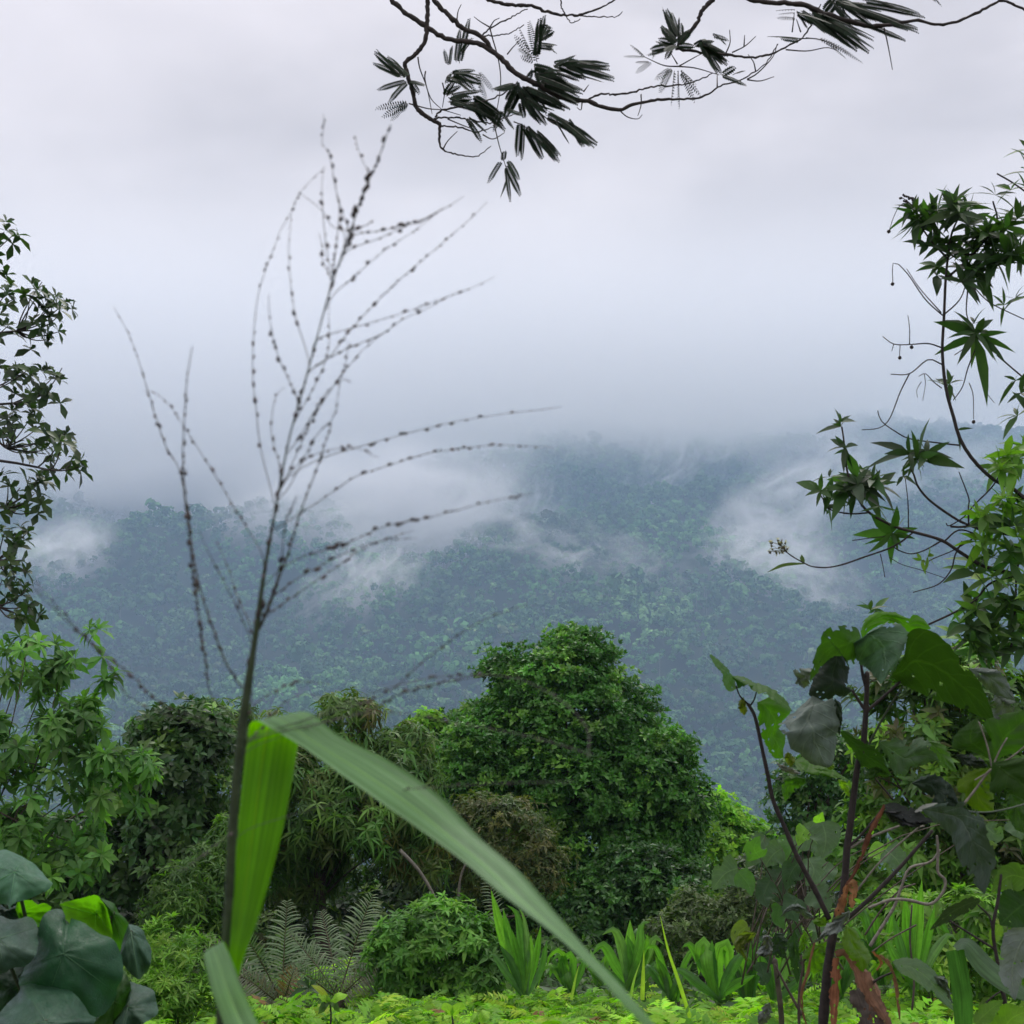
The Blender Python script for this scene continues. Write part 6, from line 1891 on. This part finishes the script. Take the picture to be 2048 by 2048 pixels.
    Y([(890, 740), (865, 790), (870, 860), (910, 930), (960, 990), (985, 1010)], [(890, 740), (940, 760), (990, 840), (1025, 900), (1030, 950), (985, 1012)], d - .06, (0.085, 0.17, 0.010), M_LITBIG, tilt=.04, label='yellow-green leaf at the fork')
    Y([(780, 830), (700, 850), (640, 890), (640, 960), (690, 1020), (740, 1005)], [(780, 830), (778, 900), (770, 960), (740, 1008)], d + .05, (0.075, 0.165, 0.012), M_LITBIG, torn=8)
    Y([(640, 760), (615, 830), (610, 900), (638, 882)], [(640, 760), (668, 800), (660, 840), (640, 885)], d + .06, (0.10, 0.21, 0.015), M_LITBIG, torn=2)
    Y([(780, 690), (730, 690), (690, 710), (720, 740)], [(780, 690), (790, 715), (760, 740), (722, 742)], d, (0.10, 0.20, 0.015), M_LITBIG, torn=1)
    Y([(360, 780), (290, 770), (235, 820), (240, 880), (310, 950)], [(360, 780), (330, 830), (290, 850), (300, 900), (312, 950)], d + .3, (0.09, 0.12, 0.02), M_LITBIG, wave=.03)
    Y([(440, 795), (395, 800), (400, 840), (360, 900), (400, 920)], [(440, 795), (455, 850), (450, 900), (420, 925), (400, 922)], d + .3, (0.09, 0.105, 0.10), M_GREYLEAF, torn=9, wave=.03)
    Y([(500, 690), (530, 640), (590, 610), (650, 640), (700, 690)], [(500, 692), (560, 650), (600, 660), (650, 695), (700, 692)], d + .2, (0.06, 0.085, 0.065), M_GREYLEAF)
    Y([(585, 750), (550, 850), (560, 960), (600, 1080)], [(585, 750), (620, 850), (628, 980), (602, 1080)], d + .3, (0.025, 0.06, 0.02))
    Y([(470, 780), (440, 850), (470, 920), (530, 930)], [(470, 780), (530, 790), (545, 860), (532, 930)], d + .35, (0.020, 0.040, 0.022), torn=7)
    Y([(1160, 950), (1200, 925), (1300, 930), (1380, 980), (1420, 1020), (1480, 1130), (1530, 1245)], [(1160, 950), (1200, 1010), (1290, 1060), (1380, 1130), (1450, 1190), (1530, 1248)], [d - .1, d - .22], (0.045, 0.10, 0.026), tilt=-.08, label='broad bent leaf low on the right')
    Y([(1400, 1035), (1470, 1040), (1490, 1100), (1515, 1200)], [(1400, 1035), (1430, 1090), (1470, 1140), (1515, 1202)], d - .15, (0.06, 0.085, 0.06), M_GREYLEAF, torn=2)
    Y([(440, 1190), (400, 1210), (365, 1280), (380, 1330)], [(440, 1190), (450, 1240), (440, 1290), (382, 1332)], d + .1, (0.085, 0.10, 0.09), M_GREYLEAF, torn=5)
    stem([(868, 986), (880, 978), (893, 972)], (1.4, 0.9))
    # dry brown straps at the foot
    dry = [((840, 918), (842, 900), (846, 884), (851, 886), (852, 908)), ]
    for pts, w, col in (
        ([(836, 920), (842, 900), (847, 884)], 4.5, (0.30, 0.14, 0.05)), ([(848, 884), (853, 884), (852, 908)], 4.5, (0.32, 0.17, 0.07)),
        ([(836, 956), (848, 955), (860, 985), (872, 1040)], 6, (0.27, 0.15, 0.09)), ([(837, 958), (836, 985), (834, 1030)], 5, (0.28, 0.12, 0.06)),
        ([(866, 972), (868, 990), (880, 1010), (892, 1030)], 6, (0.30, 0.18, 0.12)), ([(872, 952), (880, 962), (876, 970)], 3, (0.35, 0.17, 0.06)),
        ([(855, 990), (862, 1010), (870, 1045)], 8, (0.13, 0.11, 0.09)), ([(885, 805), (870, 835), (856, 870), (846, 885)], 2.6, (0.14, 0.06, 0.03)),
        ([(850, 960), (875, 985), (884, 1030)], 4, (0.33, 0.20, 0.13)), ([(890, 965), (896, 985), (900, 1020)], 1.8, (0.25, 0.14, 0.07)), ([(876, 1000), (878, 1020), (890, 1045)], 8, (0.16, 0.13, 0.11)),
        ([(815, 940), (808, 970), (801, 1000), (810, 1040)], 1.6, (0.17, 0.09, 0.04)), ([(880, 955), (888, 962), (893, 972)], 2, (0.25, 0.16, 0.07))):
        m = MB()
        blade(m, pts, d - 0.08 * rng.random(), [w * .6, w, w, w * .8, w * .3], roll=30 * rng.standard_normal(), fold=0.5, wave=0.25, n=26, ncol=9, ser=0.12, col=np.array(col) * (0.72, 0.74, 0.85), nervous=0.14, torn=4)
        m.build('dry_leaf', M_DRY, t)


M_LITBIG = leaf_mat('backlit big leaf', 0.5, 0.5, 0.18, vein=0.4, vein_n=8, bump=0.25)  # lit copy of the big leaf: more translucent, leaf colours brightened for backlight
M_GREYLEAF = leaf_mat('grey sheen leaf', 0.2, 0.55, 0.22, vein=0.35, vein_n=8, bump=0.6, mottle=0.25)  # grey leaf colours stand in for sky sheen; the shrivelled leaf shares this
large_leaved_plant()


def edge_plant():
    d = 2.7
    b = base_of(960, d)
    t = thing('broad_leaved_plant', b, 'broad-leaved plant with radiating pale stalks in the lower right corner', 'plant')

    def stem(pts, r, mat=None, dd=d):
        mb = MB()
        px_tube(mb, pts, dd, r, 8, n=5 * len(pts), lump=0.05)
        return mb.build('stem', mat or M_DARKBARK, t)

    mb = MB()
    path = np.concatenate([smooth_path([b, P(1010, 1080, d)], 6)[:-1], px_path([(1010, 1080), (1008, 1024), (998, 965), (993, 930), (998, 900), (1001, 875)], d, 30)])
    tube(mb, path, [0.006, 0.005, 0.0035, 0.003], 8, lump=0.05)
    mb.build('stem', M_DARKBARK, t)
    stem([(996, 950), (980, 940), (950, 921)], (1.1, 0.9))
    stem([(993, 940), (990, 918), (978, 905)], (1.0, 0.8))
    stem([(944, 822), (960, 808), (975, 790), (988, 772), (995, 768)], (1.3, 1.2), M_GREY)
    for pts in ([(992, 768), (987, 745), (979, 722)], [(992, 768), (1000, 750), (1007, 738)], [(994, 766), (1010, 758), (1030, 742)], [(994, 765), (1012, 760), (1040, 758)], [(990, 772), (982, 776), (975, 780)]):
        stem(pts, (0.9, 0.7), M_GREY)
    A = lambda L_, R_, dd, col, mat=None, z=Z4, **k: edge_leaf(t, z(L_), z(R_), dd, col, mat, **k)
    A([(1740, 945), (1690, 915), (1600, 885), (1510, 870), (1530, 790), (1600, 730), (1655, 690)], [(1740, 945), (1745, 850), (1705, 760), (1655, 692)], d + .05, (0.026, 0.062, 0.012), tilt=-.04, torn=3)
    A([(1745, 945), (1705, 800), (1690, 740), (1740, 690), (1960, 640)], [(1745, 945), (1850, 905), (1960, 870), (2010, 760), (1960, 642)], d + .02, (0.034, 0.085, 0.014), M_LITBIG, torn=3)
    A([(1745, 955), (1738, 1050), (1735, 1130), (1850, 1140), (1960, 1190)], [(1745, 955), (1830, 940), (1960, 930), (2010, 1050), (1960, 1192)], d - .03, (0.026, 0.060, 0.014), torn=2, label='dark overlapping leaf below the stalk joint')
    A([(1740, 985), (1640, 1000), (1550, 1050), (1545, 1110), (1600, 1200), (1680, 1240), (1755, 1247)], [(1740, 985), (1738, 1080), (1752, 1150), (1756, 1248)], d + .06, (0.085, 0.15, 0.010), M_LITBIG, torn=6, label='yellowing leaf below the stalk joint')
    A([(1850, 1130), (1830, 1230), (1870, 1330), (1930, 1370)], [(1850, 1130), (1930, 1150), (1960, 1250), (1932, 1372)], d + .1, (0.035, 0.08, 0.02), torn=3)
    A([(1270, 1075), (1340, 1035), (1420, 1030), (1500, 1080), (1540, 1160), (1540, 1212)], [(1270, 1075), (1320, 1110), (1390, 1160), (1400, 1200), (1480, 1222), (1540, 1213)], d + .05, (0.018, 0.034, 0.024), M_GREYLEAF, torn=4, ser=.9, label='dark serrated hanging leaf')
    A([(1530, 910), (1600, 905), (1680, 930), (1720, 975)], [(1530, 912), (1570, 960), (1650, 990), (1720, 977)], d + .1, (0.022, 0.035, 0.026), M_GREYLEAF, torn=5)
    # the near, blurred drooping leaf
    A([(1330, 1230), (1450, 1195), (1600, 1190), (1680, 1270), (1720, 1360), (1760, 1480), (1765, 1560), (1735, 1640), (1700, 1730)], [(1330, 1230), (1420, 1320), (1500, 1380), (1540, 1500), (1565, 1550), (1590, 1590), (1620, 1640), (1660, 1690), (1700, 1730)], [2.2, 1.95, 1.9], (0.026, 0.044, 0.028), M_GREYLEAF, tilt=.06, bow=.02, torn=9, label='large dusky drooping leaf nearest the viewer')
    A([(1110, 1235), (1170, 1240), (1250, 1255), (1310, 1290), (1390, 1300)], [(1110, 1237), (1150, 1300), (1230, 1330), (1320, 1330), (1390, 1302)], d, (0.020, 0.022, 0.024), M_GREYLEAF, torn=8, wave=.03)
    A([(1600, 400), (1700, 400), (1790, 420), (1840, 480), (1880, 590)], [(1600, 400), (1640, 440), (1720, 530), (1800, 570), (1880, 592)], d + .3, (0.065, 0.090, 0.080), M_GREYLEAF, torn=3, label='grey leaf behind the largest dark leaf')
    A([(1760, 560), (1830, 560), (1880, 600), (1860, 680), (1780, 720)], [(1760, 560), (1740, 620), (1750, 680), (1780, 722)], d + .35, (0.08, 0.105, 0.09), M_GREYLEAF, torn=5)
    stem([(1040, 800), (990, 812), (945, 808)], (0.9, 0.8), M_STEM, [2.5, 2.1])
    big_leaf(t, [(885, 806), (900, 812), (920, 818), (935, 822)], W_(9, LEAFW), d, 40, (0.02, 0.025, 0.025))
    big_leaf(t, [(915, 812), (928, 806), (938, 803)], W_(3, LEAFW), d, 40, (0.22, 0.24, 0.22), M_GREYLEAF)
    big_leaf(t, [(1030, 880), (1010, 876), (992, 892)], W_(14), d, 25, (0.07, 0.14, 0.03))
    big_leaf(t, [(1030, 900), (1014, 912), (1000, 925)], W_(22), d + .05, 15, (0.025, 0.06, 0.02))
    big_leaf(t, [(980, 900), (965, 905), (948, 915), (930, 930)], W_(9, LEAFW), d, 45, (0.03, 0.05, 0.025))
    big_leaf(t, [(980, 902), (960, 905), (955, 912)], W_(8, LEAFW), d + .04, -20, (0.09, 0.19, 0.03), M_LITBIG)
    big_leaf(t, [(1030, 930), (1018, 950), (1012, 975), (1015, 1000)], W_(18), d - .2, 30, (0.13, 0.16, 0.17), M_GREYLEAF, label='pale bluish leaf cut by the right edge')
    big_leaf(t, [(1000, 925), (995, 935), (992, 946)], W_(6, LEAFW), d, 10, (0.14, 0.25, 0.04), M_LITBIG)
    # a strap leaf that rises and folds over
    for pts, w, roll, col in (([(964, 1040), (963, 1000), (958, 965), (955, 950)], [7, 9, 9, 8.5], -15, (0.045, 0.135, 0.025)), ([(955, 948), (966, 944), (985, 965), (1010, 985), (1032, 998)], [3, 9, 10.5, 10, 8, 5], 30, (0.07, 0.125, 0.075))):
        m = MB()
        blade(m, pts, d - 0.1, w, roll=roll, fold=0.15, n=22, ncol=7, col=col)
        m.build('strap_leaf', M_STRAP, t)
    big_leaf(t, [(1000, 1040), (1010, 1020), (1030, 1010)], W_(15, LEAFW), d - .1, 20, (0.16, 0.32, 0.03), M_LITBIG)
    big_leaf(t, [(975, 1024), (990, 1010), (1003, 1000)], W_(9, LEAFW), d - .1, 30, (0.10, 0.20, 0.03), M_LITBIG)
    stem([(975, 1020), (985, 1004), (1000, 992), (1012, 990)], (0.8, 0.7))


edge_plant()


def heart_shrub():
    d = 6.6
    b = base_of(775, d)
    t = thing('heart_leaved_shrub', b, 'shrub with grey-green heart-shaped leaves behind the large-leaved stems', 'shrub')
    hub = P(775, 960, d)
    spec = [((800, 828), (818, 845), (820, 862), 16, 8, 'g'), ((822, 822), (826, 840), (822, 858), 15, 0, 'g'), ((795, 836), (790, 850), (792, 866), 14, -20, 'm'), ((765, 836), (757, 850), (746, 868), 13, 15, 'g'),
            ((760, 858), (754, 848), (760, 836), 11, 10, 'm'), ((782, 848), (772, 856), (764, 868), 13, 20, 'g'), ((738, 868), (725, 874), (712, 890), 15, 10, 'g'), ((738, 872), (748, 884), (752, 896), 10, -10, 'm'),
            ((800, 860), (790, 875), (786, 890), 13, 25, 'd'), ((808, 858), (814, 872), (806, 886), 13, 15, 'g'), ((828, 862), (820, 878), (816, 892), 13, -15, 'g'), ((786, 872), (778, 884), (776, 902), 15, 0, 'd'),
            ((770, 880), (764, 896), (768, 908), 12, 20, 'd'), ((812, 890), (822, 900), (830, 912), 14, 10, 'g'), ((798, 898), (792, 910), (798, 922), 12, 0, 'd'), ((818, 824), (820, 818), (823, 812), 6, 0, 'l'),
            ((806, 828), (801, 836), (798, 846), 9, 20, 'l'), ((870, 848), (880, 852), (892, 862), 9, 20, 'l'), ((885, 850), (895, 858), (905, 872), 13, 10, 'g'), ((985, 826), (995, 834), (1001, 826), 10, 0, 'g'), ((1012, 820), (1018, 830), (1022, 840), 10, 0, 'g'),
            ((780, 905), (778, 918), (785, 930), 9, 30, 'm'), ((800, 925), (790, 938), (782, 946), 9, 40, 'd'), ((812, 920), (818, 932), (812, 944), 8, 20, 'g'), ((748, 925), (738, 935), (742, 955), 9, 20, 'o'), ((765, 935), (768, 950), (770, 966), 8, 20, 'd'),
            ((760, 962), (764, 978), (760, 985), 9, 30, 'd')]
    pal = {'g': (0.070, 0.120, 0.065), 'm': (0.055, 0.125, 0.035), 'd': (0.035, 0.070, 0.035), 'l': (0.14, 0.28, 0.04), 'o': (0.12, 0.16, 0.04)}
    for a, m_, c, w, roll, k in spec:
        dd = d + 0.25 * rng.standard_normal()
        big_leaf(t, [a, m_, c], W_(w), [dd, dd - .05, dd - .08], roll, np.array(pal[k]) * np.exp(0.12 * rng.standard_normal()), M_BIG if k in 'gd' else M_LITBIG, n=20, wave=0.09, torn=3)
        st = MB()
        j = P(*a, dd)
        tube(st, limb_path(hub + 0.15 * rng.standard_normal(3) * (1, .4, .4), j, 8, 0.1), [0.005, 0.003, 0.002], 5, (0.05, 0.05, 0.03))
        st.build('stalk', M_BARK, t)
    tk = MB()
    tube(tk, smooth_path([b, (b + hub) / 2 + (0.03, 0, 0), hub], 8), [0.016, 0.012], 7)
    tk.build('trunk', M_BARK, t)


heart_shrub()


# ------------------------------------------------------------------ crooked bare vines between the right-hand plants
for lab, pts, d, r in (
    ('bare grey vine looping round in a wide curve', [(868, 908), (890, 900), (908, 900), (930, 904), (943, 892), (945, 880), (938, 872), (938, 850), (937, 836)], 4.2, (1.2, 1.5, 1.4, 1.2)),
    ('bare grey vine running steeply up from the fern bed', [(870, 946), (885, 922), (895, 905), (902, 885), (910, 868), (930, 862), (940, 850)], 4.4, (1.6, 1.4, 1.0)),
    ('thin bare vine slanting behind the fork', [(865, 935), (880, 912), (900, 890), (915, 884)], 4.5, (1.0, 0.8)),
    ('thin straight twig low in front of the fern bed', [(872, 952), (892, 938), (916, 925)], 4.0, (0.8, 0.7)),
    ('thin upright dry twig left of the large-leaved stem', [(800, 1060), (799, 1000), (802, 970), (801, 955)], 3.4, (1.6, 1.2)),
    ('dark slanting twig crossing the fern bed', [(802, 1015), (788, 990), (775, 965)], 3.4, (1.4, 1.0)),
    ('thin brown stem between the strap leaves and the fork', [(912, 1010), (914, 980), (910, 940), (912, 905)], 4.6, (1.0, 0.8)),
):
    mb = MB()
    w = pts
    px_tube(mb, w, d, r, 7, n=6 * len(pts), lump=0.08)
    tag(mb.build('bare_vine', M_GREY if 'grey' in lab else M_BARK), lab, 'vine')
